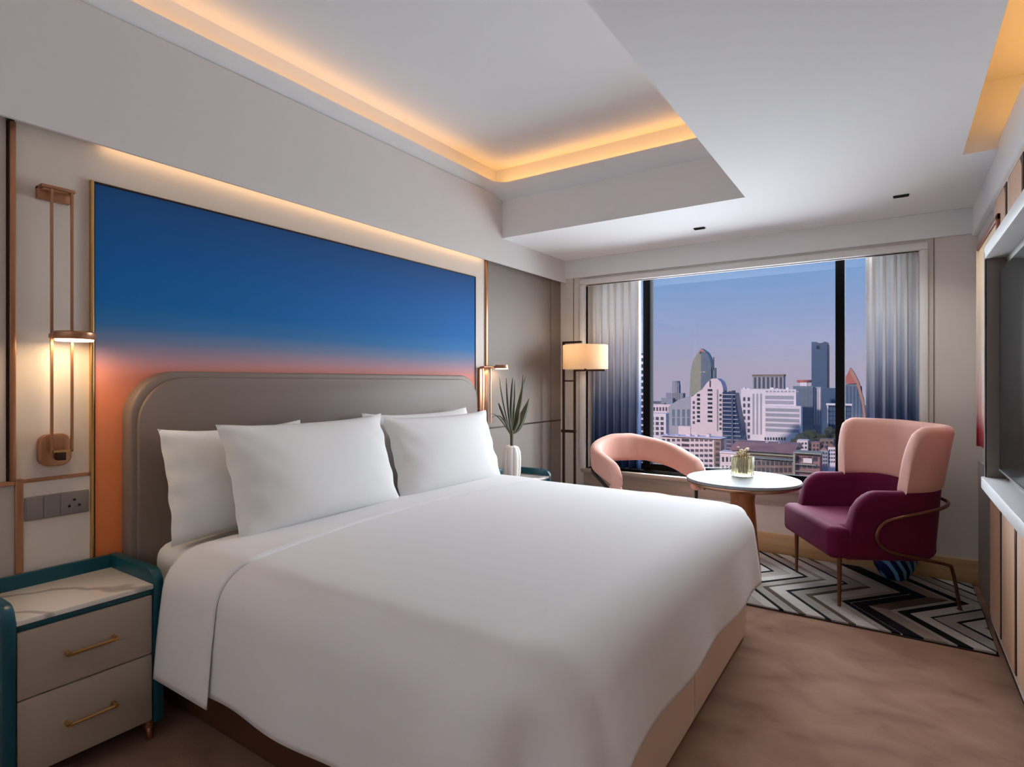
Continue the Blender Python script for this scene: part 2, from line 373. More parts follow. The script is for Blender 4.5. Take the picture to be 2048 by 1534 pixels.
# window: dark frame, mullions, three panes
wn = struct(B().box(WX0, WX1, 4.885, 4.935, WZ0, WZ0 + .055).box(WX0, WX1, 4.885, 4.935, 2.28, 2.33).box(WX0, WX0 + .05, 4.885, 4.935, WZ0, 2.30).box(WX1 - .05, WX1, 4.885, 4.935, WZ0, 2.30), 'window_1', 'frame_black')
B().box(.735, .800, 4.86, 4.95, WZ0, 2.31, .004).build('mullion', 'frame_black', wn)
B().box(2.222, 2.282, 4.86, 4.95, WZ0, 2.31, .004).build('mullion', 'frame_black', wn)
for (a, b_) in ((WX0 + .05, .735), (.800, 2.222), (2.282, WX1 - .05)):
    B().box(a, b_, 4.908, 4.912, WZ0 + .055, 2.28).build('pane', 'pane_glass', wn)

# right wall with beam, then the entrance recess beside and behind the camera
wr = struct(B().box(3.045, 3.3, .95, YB, 0, 2.25).box(3.045, 4.0, .85, .95, 0, 2.41), 'wall_right', 'cream_wall')
struct(B().box(3.52, 4.0, -1.25, .95, 0, 2.6), 'wall_right_recess', 'cream_wall').name = 'wall_right_entry'
struct(B().box(-.3, 4.0, -1.35, -1.25, 0, 3.1), 'wall_front', 'ceiling_paint')
struct(B().box(3.0, 3.05, .85, YB, 2.23, 2.455, .006).box(3.045, 3.3, .95, YB, 2.23, 2.455), 'trim_6', 'ceiling_paint')

# ceiling: lower slab with tray (x 0..1.84, y -.5..3.65) and light slot (x 2.865..3.2, y ..3.56)
TX, TY0, TY1, SX, SY = 1.84, -.5, 3.65, 2.865, 3.56
cl = struct(B().box(-.3, 4.0, TY1, 5.0, ZC, 2.62).box(TX, SX, TY0, TY1, ZC, 2.62).box(-.3, 4.0, -1.35, TY0, ZC, 2.62).box(SX, 4.0, SY, TY1, ZC, 2.62).box(3.3, 4.0, TY0, SY, ZC, 2.62), 'ceiling', 'ceiling_paint')
struct(B().box(-.3, TX + .12, TY0 - .12, TY1 + .12, 2.94, 3.1).box(-.3, TX + .12, TY1, TY1 + .12, 2.62, 2.95).box(TX, TX + .12, TY0, TY1, 2.62, 2.95).box(-.3, TX + .12, TY0 - .12, TY0, 2.62, 2.95), 'ceiling_tray', 'ceiling_paint').name = 'ceiling.001'
struct(B().box(SX - .1, 3.35, TY0 - .1, SY + .1, 2.74, 2.85).box(SX - .1, SX, TY0, SY, 2.62, 2.75).box(3.2, 3.3, TY0, SY, 2.455, 2.75).box(SX - .1, 3.35, SY, SY + .1, 2.62, 2.75).box(SX - .1, 3.35, TY0 - .1, TY0, 2.62, 2.75), 'ceiling_slot', 'ceiling_paint').name = 'ceiling.002'
# ledge moulding around the tray (profile swept along the four sides, mitred)
prof = [(-.01, 2.695), (.012, 2.70), (.035, 2.712), (.062, 2.735), (.082, 2.765), (.09, 2.79), (.09, 2.80), (.078, 2.80), (.07, 2.772), (-.01, 2.765)]
rows = []
inner = lambda d: [(.0 + d, TY0 + d), (.0 + d, TY1 - d), (TX - d, TY1 - d), (TX - d, TY0 + d)]
def ring_pts(d, z):
    r_ = .10; out = []
    for i, (cx, cy, a0) in enumerate((( d + r_, TY1 - d - r_, PI), (TX - d - r_, TY1 - d - r_, .5 * PI), (TX - d - r_, TY0 + d + r_, 0), (d + r_, TY0 + d + r_, -.5 * PI))):
        rc = r_ if d > .005 else r_
        for k in range(7):
            a = a0 - .5 * PI * k / 6; out.append((cx + rc * math.cos(a), cy + rc * math.sin(a), z))
    return out + [out[0]]
struct(B().grid([ring_pts(d, z) for d, z in prof + [prof[0]]]), 'trim_7', 'ceiling_paint', weld=True, angle=60)
# small black recessed ceiling downlights: two by the window, the others unseen, added by the entrance wall as fill
def downlight(x, y, label, power, tilt=(0, 0), cone=120, col=(.97, .985, 1.0)):
    v = thing('recessed_downlight', label, 'light', (x, y, ZC - .006), 0, 'black recessed ceiling downlights')
    B().box(x - .04, x + .04, y - .018, y + .018, ZC - .006, ZC - .001, .003).build('frame', 'vent_black', v)
    for k in (-1, 1): B().box(x - .036, x + .036, y + k * .008 - .003, y + k * .008 + .003, ZC - .010, ZC - .005).build('baffle', 'vent_black', v)
    l = bpy.data.lights.new('downlight_lamp', 'SPOT'); l.energy = power; l.spot_size = rad(cone); l.spot_blend = .8; l.color = col; l.shadow_soft_size = .05
    o = bpy.data.objects.new('downlight_lamp', l); C.objects.link(o); o.location = (x, y, ZC - .018); o.rotation_euler = (tilt[0], tilt[1], 0)
    return v
downlight(1.415, 4.198, 'small black recessed downlight in the ceiling nearer the bed wall', 7)
downlight(2.62, 4.133, 'small black recessed downlight in the ceiling nearer the television wall', 7)
for x, w_ in ((.7, 'first'), (1.6, 'second'), (2.5, 'third'), (3.2, 'fourth')): downlight(x, -.80, 'unseen added fill downlight by the entrance wall, %s from the bed wall' % w_, 10.5, (rad(-28), 0), 140)

# ------------------------------------------------------------------ sunset picture panel and headboard
pic = thing('picture_panel', 'large sunset gradient wall panel from deep blue to orange behind the bed', 'picture', (.0, 2.16, .02))
B().box(-.038, .004, .945, 3.376, .02, 2.07).build('canvas', 'sunset_print', pic)
fr = B()
fr.box(-.036, .016, .933, .945, .02, 2.079, .003)
fr.build('frame', 'brass', pic)
B().box(-.036, .009, 3.376, 3.382, .02, 2.077, .002).build('frame', 'dark_bronze', pic)
B().box(-.036, .009, .945, 3.382, 2.070, 2.077, .002).build('frame', 'dark_bronze', pic)
B().box(-.036, .006, .945, .951, .02, 2.07).build('dark_line', 'dark_seam', pic)  # thin dark strip along the inside of the brass frame edge

hb = thing('headboard', 'taupe leather headboard with large rounded corners against the sunset panel', 'headboard', (.06, 2.175, .02))
hp = rrect(1.04, 3.305, .02, 1.343, .19, 12, (0, 0, 1, 1))
B().prism(hp, 'x', .006, .085, .012, 3).build('board', 'taupe_leather', hb)
hi = [(y * .978 + 2.1725 * .022, z if z < .1 else z - .026) for y, z in hp]
B().prism(hi, 'x', .08, .097, .008, 3).build('cushion_pad', 'taupe_leather', hb)

# ------------------------------------------------------------------ bed
bed = thing('bed', 'wide upholstered bed with tan base and white mattress', 'bed', (1.0, 2.15, 0))
bp = rrect(.12, 1.965, 1.145, 3.155, .10, 8, (0, 1, 1, 0))
B().prism(rrect(.14, 1.93, 1.18, 3.12, .10, 8, (0, 1, 1, 0)), 'z', 0, .04).build('plinth', 'dark_seam', bed)
for (a, b_, cor) in ((1.145, 2.166, (0, 1, 0, 0)), (2.174, 3.155, (0, 0, 1, 0))):
    B().prism(rrect(.12, 1.965, a, b_, .10, 8, cor), 'z', .025, .36, .014, 3).build('base_panel', 'base_leather', bed)
B().box(.14, 1.86, 1.136, 1.150, .03, .345, .004).build('side_shade', 'brown_side_shade', bed)  # dark brown board, paints the shade on the near side of the base
mt = B().prism(rrect(.10, 1.96, 1.10, 3.20, .09, 8), 'z', .35, .655, .06, 5).build('mattress', 'mattress_white', bed)

# duvet: a cloth lying on the mattress, turned down over its edges (U-shaped rim round the foot)
def drape(d, R=.14, flare=.035):
    """d = cloth length past the core edge -> (outward, down)"""
    if d < R * .5 * PI: a = d / R; return R * math.sin(a), R * (1 - math.cos(a))
    q = d - R * .5 * PI; return R + flare * (1 - math.exp(-q * 3.2)), R + q
ZT = .672
core = (.46, 1.872, 1.165, 3.072)   # x0,x1,y0,y1 of the flat core
RC = .14
def crown(x, y):
    sx = max(0, 1 - ((x - 1.15) / 1.0) ** 4) if x > 1.15 else 1; sy = 1 - ((y - 2.12) / 1.12) ** 4
    return .016 * sx * max(0, sy) + .003 * math.sin(2.2 * y + 1.4 * x) - .012 * max(0, (x - 1.3)) ** 2
path = []      # (px,py,nx,ny,u)  near side from head to foot, round the corner, along the foot, corner, far side to head
cx0, cx1, cy0, cy1 = core; rr = .06
NX = 44
for i in range(NX + 1): path.append((cx0 + (cx1 - rr - cx0) * i / NX, cy0, 0, -1))
for i in range(1, 14): a = -.5 * PI + .5 * PI * i / 14; path.append((cx1 - rr + rr * math.cos(a), cy0 + rr + rr * math.sin(a), math.cos(a), math.sin(a)))
for i in range(51): path.append((cx1, cy0 + rr + (cy1 - cy0 - 2 * rr) * i / 50, 1, 0))
for i in range(1, 14): a = .5 * PI * i / 14; path.append((cx1 - rr + rr * math.cos(a), cy1 - rr + rr * math.sin(a), math.cos(a), math.sin(a)))
for i in range(NX + 1): path.append((cx1 - rr - (cx1 - rr - cx0) * i / NX, cy1, 0, 1))
tot = len(path); DN = 26
def hemz(i):
    if i <= NX: return .262
    if i >= tot - NX - 1: return .262
    if i < NX + 14: return .262 + (.322 - .262) * ((i - NX) / 14) 
    if i > tot - NX - 15: return .29 - .02 * ((i - (tot - NX - 15)) / 14)
    t = (i - NX - 14) / 51.0; return .322 + .014 * math.sin(PI * t) - .035 * t
rows = []
for j in range(DN + 1):
    row = []
    for i, (px, py, nx, ny) in enumerate(path):
        Lc = ZT - hemz(i) - RC + RC * .5 * PI
        d = Lc * (j / DN)
        o_, dn = drape(d)
        k = max(0, (dn - .06)) / .35
        wob = .010 * math.sin(i * .33 + 1.0) * k
        c1 = NX + 7; c2 = tot - NX - 8
        # the corner pinch: a soft pleat falls from each foot corner
        g1 = math.exp(-((i - c1 + 2.0) / 2.6) ** 2); g1b = math.exp(-((i - c1 - 5) / 4.0) ** 2) + math.exp(-((i - c1 + 9) / 4.0) ** 2)
        wob += (-.050 * g1 + .026 * g1b) * min(1, k * 2.2)
        g2 = math.exp(-((i - c2) / 5.0) ** 2); wob += .03 * g2 * k
        z = ZT - dn + crown(px + nx * min(o_, .02), py + ny * min(o_, .02)) * max(0, 1 - d / .18)
        row.append((px + nx * (o_ + wob), py + ny * (o_ + wob), z))
    rows.append(row)
dv = B().grid(rows)
gx = [p[0] for p in path[:NX + 1]] + [path[i][0] for i in range(NX + 1, NX + 15)]
top = []
GN = 50
# flat top: rows run across the bed between matching near-side and far-side rim points
half = tot // 2
for i in range(half):
    a, b_ = path[i], path[tot - 1 - i]
    if b_[1] - a[1] < .03: break
    top.append([(a[0] + (b_[0] - a[0]) * t / GN, a[1] + (b_[1] - a[1]) * t / GN, ZT + crown(a[0] + (b_[0] - a[0]) * t / GN, a[1] + (b_[1] - a[1]) * t / GN)) for t in range(GN + 1)])
    if i >= NX + 13: break
top.append([(p[0], p[1], ZT + crown(p[0], p[1])) for p in path[NX + 14: NX + 65]])
dv.grid(top)
duv = thing('duvet', 'smooth white duvet drawn over the bed and hanging at the foot', 'duvet', (1.2, 2.12, .67))
do = dv.build('cover', 'white_linen', duv, weld=True, angle=80)
so = do.modifiers.new('thick', 'SOLIDIFY'); so.thickness = .012; so.offset = -1
# turned-down band at the head, hanging lower on the near side
def band(x0, x1, hz0, lift, skew, name, x0h=None, x1h=None):
    sec = []
    M = 30
    yN, yF = cy0, cy1
    def pt(x, side, d, lf):
        o_, dn = drape(d, RC); y = (yN - o_ - lf) if side < 0 else (yF + o_ + lf)
        return y, ZT + lf - dn
    rows = []
    K = 30
    for i in range(K + 1):
        t = i / K; row = []; lf = lift * (1 - .9 * t ** 10) + .004 * math.exp(-((t - .93) / .05) ** 2)
        Ln = ZT + lift - hz0 - RC + RC * .5 * PI
        for j in range(22, 0, -1):
            d = Ln * j / 22; x = x0 + (x1 - x0) * t + skew * (j / 22) - .01 * (j / 22) * (1 - t); y, z = pt(x, -1, d, lf)
            row.append((x, y - .006 * (j / 22), z + crown(x, yN) * max(0, 1 - d / .18)))
        for j in range(61):
            y = yN + (yF - yN) * j / 60; s = (y - yN) / (yF - yN); x = x0 + (x1 - x0) * t - (.10 * math.sin(PI * min(1, s * 1.0)) + .02 * s) * t
            row.append((x, y, ZT + lf + crown(x, y)))
        for j in range(1, 23):
            d = Ln * j / 22; x = x0 + (x1 - x0) * t - .02 * t; y, z = pt(x, 1, d, lf); row.append((x, y, z + crown(x, yF) * max(0, 1 - d / .18)))
        rows.append(row)
    o = B().grid(rows).build(name, 'white_linen', duv, weld=True, angle=80)
    s_ = o.modifiers.new('thick', 'SOLIDIFY'); s_.thickness = .003; s_.offset = -1
    return o
band(.405, .74, .238, .008, -.01, 'turned_down_sheet')

# pillows
def pillow(name, label, loc, W, H, T, tilt, rz, seed, flop=0.0):
    rnd = random.Random(seed); N = 34; front = []; back = []
    ph = [rnd.uniform(0, 6.28) for _ in range(6)]
    for j in range(N + 1):
        v = -1 + 2 * j / N; rf = []; rb = []
        for i in range(N + 1):
            u = -1 + 2 * i / N
            ox = u * (W / 2) * (1 - .045 * (1 - abs(v) ** 2.5)) ; oz = v * (H / 2) * (1 - .06 * (1 - abs(u) ** 3))
            if v > 0: oz -= .006 * v * (1 - abs(u) ** 2.2)
            th = T / 2 * ((1 - abs(u) ** 3.2) * (1 - abs(v) ** 3.0)) ** .62
            th *= 1 + .05 * math.sin(3.1 * u + ph[0]) * math.sin(2.7 * v + ph[1])
            wr = .004 * math.sin(17 * u + 9 * v + ph[2]) * (abs(u) ** 3) + .004 * math.sin(14 * v + ph[3]) * abs(u) ** 4
            sag = -.02 * (1 - v) * .5 * (1 - u * u)
            lean = flop * (v + 1) * (v + 1) * .25 * max(0, abs(u) - .4)
            rf.append((th + wr - sag + lean, ox, oz)); rb.append((-th * .85 + wr - sag + lean, ox, oz))
        front.append(rf); back.append(rb)
    o = B().grid(front).grid(back).build(name, 'pillow_linen', None, weld=True, angle=80)
    o.location = loc; o.rotation_euler = (0, -tilt, rz)
    tag(o, label, 'pillow', 'white pillows against the headboard')
    return o
pillow('pillow', 'white pillow leaning on the headboard, mostly hidden, nearest the teal bedside cabinet', (.225, 1.425, .888), .66, .46, .14, rad(16), rad(1), 1, .03)
pillow('pillow', 'plump white pillow at the front of the stack on the near half of the bed', (.368, 1.72, .895), .92, .485, .18, rad(18), rad(2), 2)
pillow('pillow', 'white pillow tucked behind the front pillow on the window half of the bed', (.218, 2.60, .90), .90, .46, .13, rad(16), rad(-1), 3, .03)
pillow('pillow', 'white front pillow on the window half of the bed, in front of the vase', (.358, 2.645, .886), .92, .465, .17, rad(17), rad(-1), 4)

# ------------------------------------------------------------------ bedside cabinets
def nightstand(y0, y1, label, mirror=False):
    t = thing('bedside_cabinet', label, 'cabinet', (.19, (y0 + y1) / 2, 0), 0, 'teal bedside cabinets')
    x0, x1 = .012, .372; s = .034
    # side panels with a rounded top front corner, sweeping down to the drawers
    sp_ = [(x0, .075), (x1 + .006, .075), (x1 + .006, .555)] + [(x1 + .006 - .055 * (1 - math.cos(a)), .565 + .055 * math.sin(a)) for a in [i * .5 * PI / 8 for i in range(9)]] + [(x0, .62)]
    for (a, b_) in ((y0, y0 + s), (y1 - s, y1)): B().prism(sp_, 'y', a, b_, .004).build('side_panel', 'teal_lacquer', t)
    B().box(x0, x0 + .02, y0 + s, y1 - s, .075, .62, .003).build('back_panel', 'teal_lacquer', t)
    B().box(x0 + .02, x1 - .02, y0 + s, y1 - s, .075, .10).build('bottom_panel', 'teal_lacquer', t)
    B().box(x0 + .02, x1 - .004, y0 + s, y1 - s, .535, .555, .002).build('top_rail', 'teal_lacquer', t)
    B().box(x0 + .02, x1 + .004, y0 + s, y1 - s, .555, .572, .003).build('marble_top', 'marble', t)
    B().box(x0 + .03, x1 - .03, y0 + s, y1 - s, .10, .535).build('inner_box', 'dark_seam', t)
    for k, (z0, z1) in enumerate(((.325, .533), (.085, .321))):
        dr = B().box(x1 - .022, x1, y0 + s + .003, y1 - s - .003, z0, z1, .003).build('drawer', 'drawer_leather', t)
        yc = (y0 + y1) / 2 + .0; zc = z0 + (z1 - z0) * .50
        pts = [(x1 - .004, yc - .066, zc), (x1 + .026, yc - .066, zc), (x1 + .026, yc + .066, zc), (x1 - .004, yc + .066, zc)]
        B().tube([pts[1], pts[2]], .0055, 8).tube([pts[0], (pts[1][0] + .005,) + pts[1][1:]], .0075, 8).tube([pts[3], (pts[2][0] + .005,) + pts[2][1:]], .0075, 8).build('handle', 'brass', dr)
        B().box(x1 - .002, x1 + .003, yc - .062, yc + .062, zc - .016, zc - .008, .001).build('handle_plate', 'copper', dr)
    for (fx, fy) in ((x1 - .04, y1 - .03), (x1 - .04, y0 + .03), (x0 + .04, y1 - .03), (x0 + .04, y0 + .03)):
        B().lathe([(.010, 0), (.013, .004), (.013, .034), (.010, .042), (.018, .046), (.018, .078)], fx, fy, 14).build('foot', 'copper', t)
    return t
nightstand(.575, 1.03, 'teal bedside cabinet with marble top and two taupe drawers beside the near pillows')
nightstand(3.40, 3.86, 'teal bedside cabinet beyond the bed carrying the white ribbed vase')

# ------------------------------------------------------------------ wall lamps
def loop(y0, y1, z0, z1, x): return [(x, y0, z0), (x, y1, z0), (x, y1, z1), (x, y0, z1)]
sc1 = thing('wall_lamp', 'tall copper wall lamp with a sliding lit disc above the near bedside cabinet', 'lamp', (.0, .82, 1.0), 0, 'copper wall lamps')
B().prism(rrect(.768, .868, .990, 1.108, .034, 6), 'x', 0, .032, .006).build('mount', 'copper', sc1)
B().box(.0, .028, .766, .866, 1.962, 2.008, .003).build('bracket', 'copper', sc1)
B().box(.05, .064, .766, .868, 1.996, 2.008, .002).box(.0, .06, .766, .776, 1.996, 2.008, .002).box(.0, .06, .858, .868, 1.996, 2.008, .002).build('bracket_arm', 'copper', sc1)
for y in (.797, .858): B().tube([(.057, y, 1.04), (.057, y, 2.0)], .0, flat=(.008, .008)).build('rod', 'copper', sc1)
B().tube([(.057, .797, 1.046), (.057, .858, 1.046)], .0, flat=(.008, .008)).build('crossbar', 'brass', sc1)
B().box(.026, .060, .815, .84, 1.012, 1.04, .002).build('switch_knob', 'dark_bronze', sc1)
hd = B().lathe([(.0, 1.452), (.062, 1.452), (.065, 1.456), (.065, 1.476), (.060, 1.480), (.0, 1.480)], .118, .845, 32).box(.046, .075, .790, .866, 1.458, 1.474, .002).build('lamp_head', 'copper', sc1)
B().lathe([(.0, 1.446), (.056, 1.446), (.058, 1.451), (.0, 1.4515)], .118, .845, 32).build('light_disc', 'led_disc', hd)
def spot(loc, power, name='wall_lamp_light'):
    l = bpy.data.lights.new(name, 'AREA'); l.shape = 'DISK'; l.size = .10; l.energy = power; l.color = (1, .72, .42)
    o = bpy.data.objects.new(name, l); C.objects.link(o); o.location = loc; return o
spot((.118, .845, 1.444), .4)
sc2 = thing('wall_lamp', 'short copper wall lamp with lit disc beside the vase', 'lamp', (.0, 3.47, .98), 0, 'copper wall lamps')
B().box(.002, .020, 3.412, 3.522, .985, 1.405, .004).build('back_plate', 'copper', sc2)
B().tube([(.045, 3.418, .99), (.045, 3.418, 1.41)], .0, flat=(.010, .008)).build('rod', 'copper', sc2)
B().tube([(.045, 3.516, .99), (.045, 3.516, 1.41)], .0, flat=(.010, .008)).build('rod', 'copper', sc2)
B().tube([(.02, 3.418, 1.406), (.05, 3.418, 1.406), (.05, 3.56, 1.412)], .006, 8).build('arm', 'copper', sc2)
hd = B().lathe([(.0, 1.400), (.052, 1.400), (.055, 1.404), (.050, 1.426), (.0, 1.428)], .09, 3.60, 28).build('lamp_head', 'copper', sc2)
B().lathe([(.0, 1.394), (.047, 1.394), (.049, 1.399), (.0, 1.3995)], .09, 3.60, 28).build('light_disc', 'led_disc', hd)
B().lathe([(0, .952), (.022, .954), (.026, .966), (.018, .982), (0, .988)], .04, 3.455, 16).build('knob', 'brass', sc2)
spot((.09, 3.60, 1.392), .15)

# switch and socket plates
def plate(y0, y1, z0, z1, label, n_):
    t = thing('switch_plate', label, 'switch', (.008, (y0 + y1) / 2, z0), 0, 'grey switch plates')
    B().box(.006, .016, y0, y1, z0, z1, .004).build('plate', 'switch_grey', t)
    if n_ == 3:
        a = y0 + .004; wd = (y1 - y0 - .008)
        for k, (f0, f1) in enumerate(((0, .26), (.265, .53), (.535, 1.0))):
            B().box(.015, .019, a + wd * f0, a + wd * f1 - .001, z0 + .004, z1 - .004, .0015).build('socket' if k == 2 else 'rocker', 'switch_grey', t)
        yc = a + wd * .76; zc = (z0 + z1) / 2
        for dy, dz in ((0, .012), (-.016, -.010), (.016, -.010)): B().box(.0188, .0202, yc + dy - .004, yc + dy + .004, zc + dz - .004, zc + dz + .004).build('socket_hole', 'vent_black', t)
    else:
        B().box(.015, .019, y0 + .004, y1 - .004, z0 + .004, z1 - .004, .0015).build('rocker', 'switch_grey', t)
    return t
plate(.732, .928, .800, .886, 'grey three-part switch and socket plate above the near bedside cabinet', 3)
plate(3.44, 3.556, .80, .905, 'grey switch plate below the short wall lamp', 1)

# ------------------------------------------------------------------ vase with leaves
vz = .573
va = thing('vase', 'white ribbed ceramic vase on the far bedside cabinet', 'vase', (.19, 3.585, vz))
B().lathe([(.040, vz), (.062, vz + .010), (.070, vz + .05), (.072, vz + .15), (.068, vz + .20), (.052, vz + .236), (.030, vz + .246), (.024, vz + .240), (.024, vz + .16)], .19, 3.585, 72, rib=lambda a: -.13 * (1 - abs(math.sin(4 * a)) ** .6)).build('body', 'ceramic_white', va)
pl = thing('leaf_stem', 'dark green strappy leaves standing in the white ribbed vase', 'plant', (.19, 3.585, vz + .17))
B().tube([(.19, 3.585, vz + .17), (.188, 3.59, vz + .30), (.19, 3.585, vz + .36)], [.010, .012, .014], 8).build('stem', 'stem_brown', pl)
def leaf(p0, p1, bend, wd, nm='leaf'):
    p0 = Vector(p0); p1 = Vector(p1); N = 9; cl_ = []
    for i in range(N + 1):
        t = i / N; p = p0.lerp(p1, t) + Vector(bend) * (4 * t * (1 - t)); cl_.append(p)
    vs = []; fs = []
    side = Vector((.55, .83, 0))
    for i, p in enumerate(cl_):
        t = i / N; k = wd * (math.sin(PI * (.12 + .86 * t)) ** .7) * .5; nrm = Vector((.83, -.55, 0)) * k * .35
        vs += [p - side * k, p + nrm, p + side * k]
    for i in range(N):
        for q in (0, 1): fs.append((i * 3 + q, i * 3 + q + 1, i * 3 + q + 4, i * 3 + q + 3))
    o = B().raw(vs, fs).build(nm, 'leaf_green', pl, angle=60)
    s_ = o.modifiers.new('thick', 'SOLIDIFY'); s_.thickness = .0025
bx_, by_, bz_ = .19, 3.585, vz + .33
for (dx, dy, z1, bd, wd) in ((.0, .20, 1.345, (0, -.015, 0), .020), (.02, .13, 1.355, (.01, .02, 0), .024), (0, -.07, 1.325, (0, -.01, 0), .020), (.02, -.015, 1.328, (-.01, 0, 0), .022), (-.01, .055, 1.315, (.01, 0, 0), .016),
                              (.0, .24, 1.155, (0, -.03, -.03), .042), (.03, .20, 1.165, (0, .0, -.06), .046), (.0, -.16, 1.33, (0, -.02, .01), .012), (.02, -.20, 1.145, (0, -.04, .06), .018),
                              (.03, -.30, 1.04, (0, .0, .07), .012), (.02, -.30, 1.07, (0, -.02, .05), .010), (.03, .06, 1.09, (.01, .01, 0), .03), (-.03, .09, 1.24, (-.01, .02, 0), .02)):
    leaf((bx_, by_ + dy * .06, bz_), (bx_ + dx, by_ + dy, z1), bd, wd)

# ------------------------------------------------------------------ floor lamp
FLX, FLY = .39, 4.42
fl = thing('floor_lamp', 'black frame floor lamp with lit drum shade in the corner by the curtain', 'lamp', (.27, FLY, 0))
B().box(.165, .42, FLY - .11, FLY + .11, 0, .016, .004).build('base', 'black_metal', fl)
def bar(p, q, nm, w_=.016): B().tube([p, q], 0, flat=(w_, w_)).build(nm, 'dark_bronze', fl)
bar((.180, FLY, .01), (.180, FLY, 1.640), 'pole', .018)
bar((.171, FLY, 1.640), (.355, FLY, 1.640), 'top_arm', .018)
bar((.290, FLY, .01), (.290, FLY, 1.395), 'pole')
bar((.282, FLY, 1.395), (.575, FLY, 1.395), 'lower_arm')
bar((.180, FLY, 1.305), (.290, FLY, 1.305), 'crossbar', .012)
bar((.160, FLY, .868), (.300, FLY, .868), 'crossbar', .024)
B().tube([(FLX, FLY, 1.395), (FLX, FLY, 1.52)], .010, 10).build('bulb_holder', 'black_metal', fl)
sh = []
for r_, z in ((.190, 1.405), (.192, 1.41), (.192, 1.605), (.190, 1.61), (.187, 1.605), (.187, 1.41), (.190, 1.405)): sh.append([(FLX + r_ * math.cos(2 * PI * i / 48), FLY + r_ * math.sin(2 * PI * i / 48), z) for i in range(49)])
B().grid(sh).build('shade', 'shade_cloth', fl, weld=True, angle=60)
B().lathe([(0, 1.52), (.018, 1.525), (.026, 1.545), (.022, 1.57), (0, 1.582)], FLX, FLY, 16).build('bulb', 'led_disc', fl)
l = bpy.data.lights.new('floor_lamp_light', 'POINT'); l.energy = .9; l.color = (1, .78, .58); l.shadow_soft_size = .05
o = bpy.data.objects.new('floor_lamp_light', l); C.objects.link(o); o.location = (FLX, FLY, 1.55)

# ------------------------------------------------------------------ curtains
def curtain(x0, x1, folds, amp, label, seed, gather=0.0):
    rnd = random.Random(seed); N = folds * 10; rows = []
    ph = [rnd.uniform(-.35, .35) for _ in range(folds + 2)]; am = [rnd.uniform(.7, 1.25) for _ in range(folds + 2)]
    ZB = WZ0 + .012 
    for j in range(17):
        t = j / 16; z = 2.30 - (2.30 - ZB) * t; row = []
        for i in range(N + 1):
            s = i / N; f = s * folds; k = int(f)
            x = x0 + (x1 - x0) * s + .016 * math.sin(2 * PI * f * 2 + ph[k])
            y = 4.80 + amp * am[k] * math.sin(2 * PI * f + ph[k] * t) * (.75 + .25 * t) + .006 * math.sin(3 * t + f)
            row.append((x, y, z))
        rows.append(row)
    t = thing('curtain', label, 'curtain', ((x0 + x1) / 2, 4.785, ZB), 0, 'pair of shaded curtains')
    o = B().grid(rows).build('cloth', 'ombre_curtain', t, angle=80)
    s_ = o.modifiers.new('thick', 'SOLIDIFY'); s_.thickness = .003
    B().box(x0 - .005, x1 + .005, 4.76, 4.84, 2.30, 2.315, .002).build('track', 'white_trim', t)
    return t
curtain(.255, .735, 7, .052, 'white to navy shaded curtain gathered behind the floor lamp', 3, .0)
curtain(2.418, 2.735, 5, .056, 'white to blue shaded curtain behind the pink armchair', 5, .0)

# ------------------------------------------------------------------ rug: chevron stripes
rug = thing('rug', 'chevron rug in black, grey and cream under the armchair', 'rug', (2.0, 4.1, 0))
B().box(1.05, 3.0, 3.525, 4.655, .001, .008, .002).build('backing', 'dark_seam', rug)
RC_ = {'rug_cream': (188, 182, 174), 'rug_grey': (160, 152, 144), 'rug_taupe': (140, 126, 116), 'rug_black': (26, 24, 26), 'rug_brown': (92, 78, 66), 'rug_white': (206, 206, 206)}
for k, c in RC_.items(): mat(k, L3(*c), .95, spec=.1, bump=(220, .5), vary=(9, L3(*[x * .88 for x in c]), .25))
bands = [(.60, 'rug_cream'), (.78, 'rug_black'), (.80, 'rug_grey'), (.92, 'rug_brown'), (.95, 'rug_cream'), (1.08, 'rug_black'), (1.10, 'rug_taupe'), (1.20, 'rug_cream'), (1.34, 'rug_black'), (1.37, 'rug_grey'), (1.50, 'rug_cream'), (1.60, 'rug_black'), (1.62, 'rug_grey'),
         (1.72, 'rug_cream'), (1.80, 'rug_black'), (1.825, 'rug_grey'), (1.90, 'rug_brown'), (1.935, 'rug_cream'), (2.03, 'rug_black'), (2.06, 'rug_grey'), (2.14, 'rug_brown'), (2.175, 'rug_cream'), (2.28, 'rug_grey'), (2.33, 'rug_black'), (2.37, 'rug_white'), (2.378, 'rug_black'),
         (2.465, 'rug_taupe'), (2.56, 'rug_grey'), (2.60, 'rug_black'), (2.66, 'rug_cream'), (2.745, 'rug_black'), (2.765, 'rug_grey'), (2.862, 'rug_black'), (2.882, 'rug_cream'), (2.98, 'rug_black'), (3.0, 'rug_grey')]
YS = [3.53, 3.86, 4.215, 4.555, 4.65]; ZS = [.245, 0.0, .29, 0.0, -.08]
def clip(poly, c, keep_less):
    out = []
    for i in range(len(poly)):
        p, q = poly[i], poly[(i + 1) % len(poly)]; a = (p[0] <= c) == keep_less or p[0] == c; b_ = (q[0] <= c) == keep_less or q[0] == c
        if a: out.append(p)
        if a != b_: t = (c - p[0]) / (q[0] - p[0]); out.append((c, p[1] + t * (q[1] - p[1])))
    return out
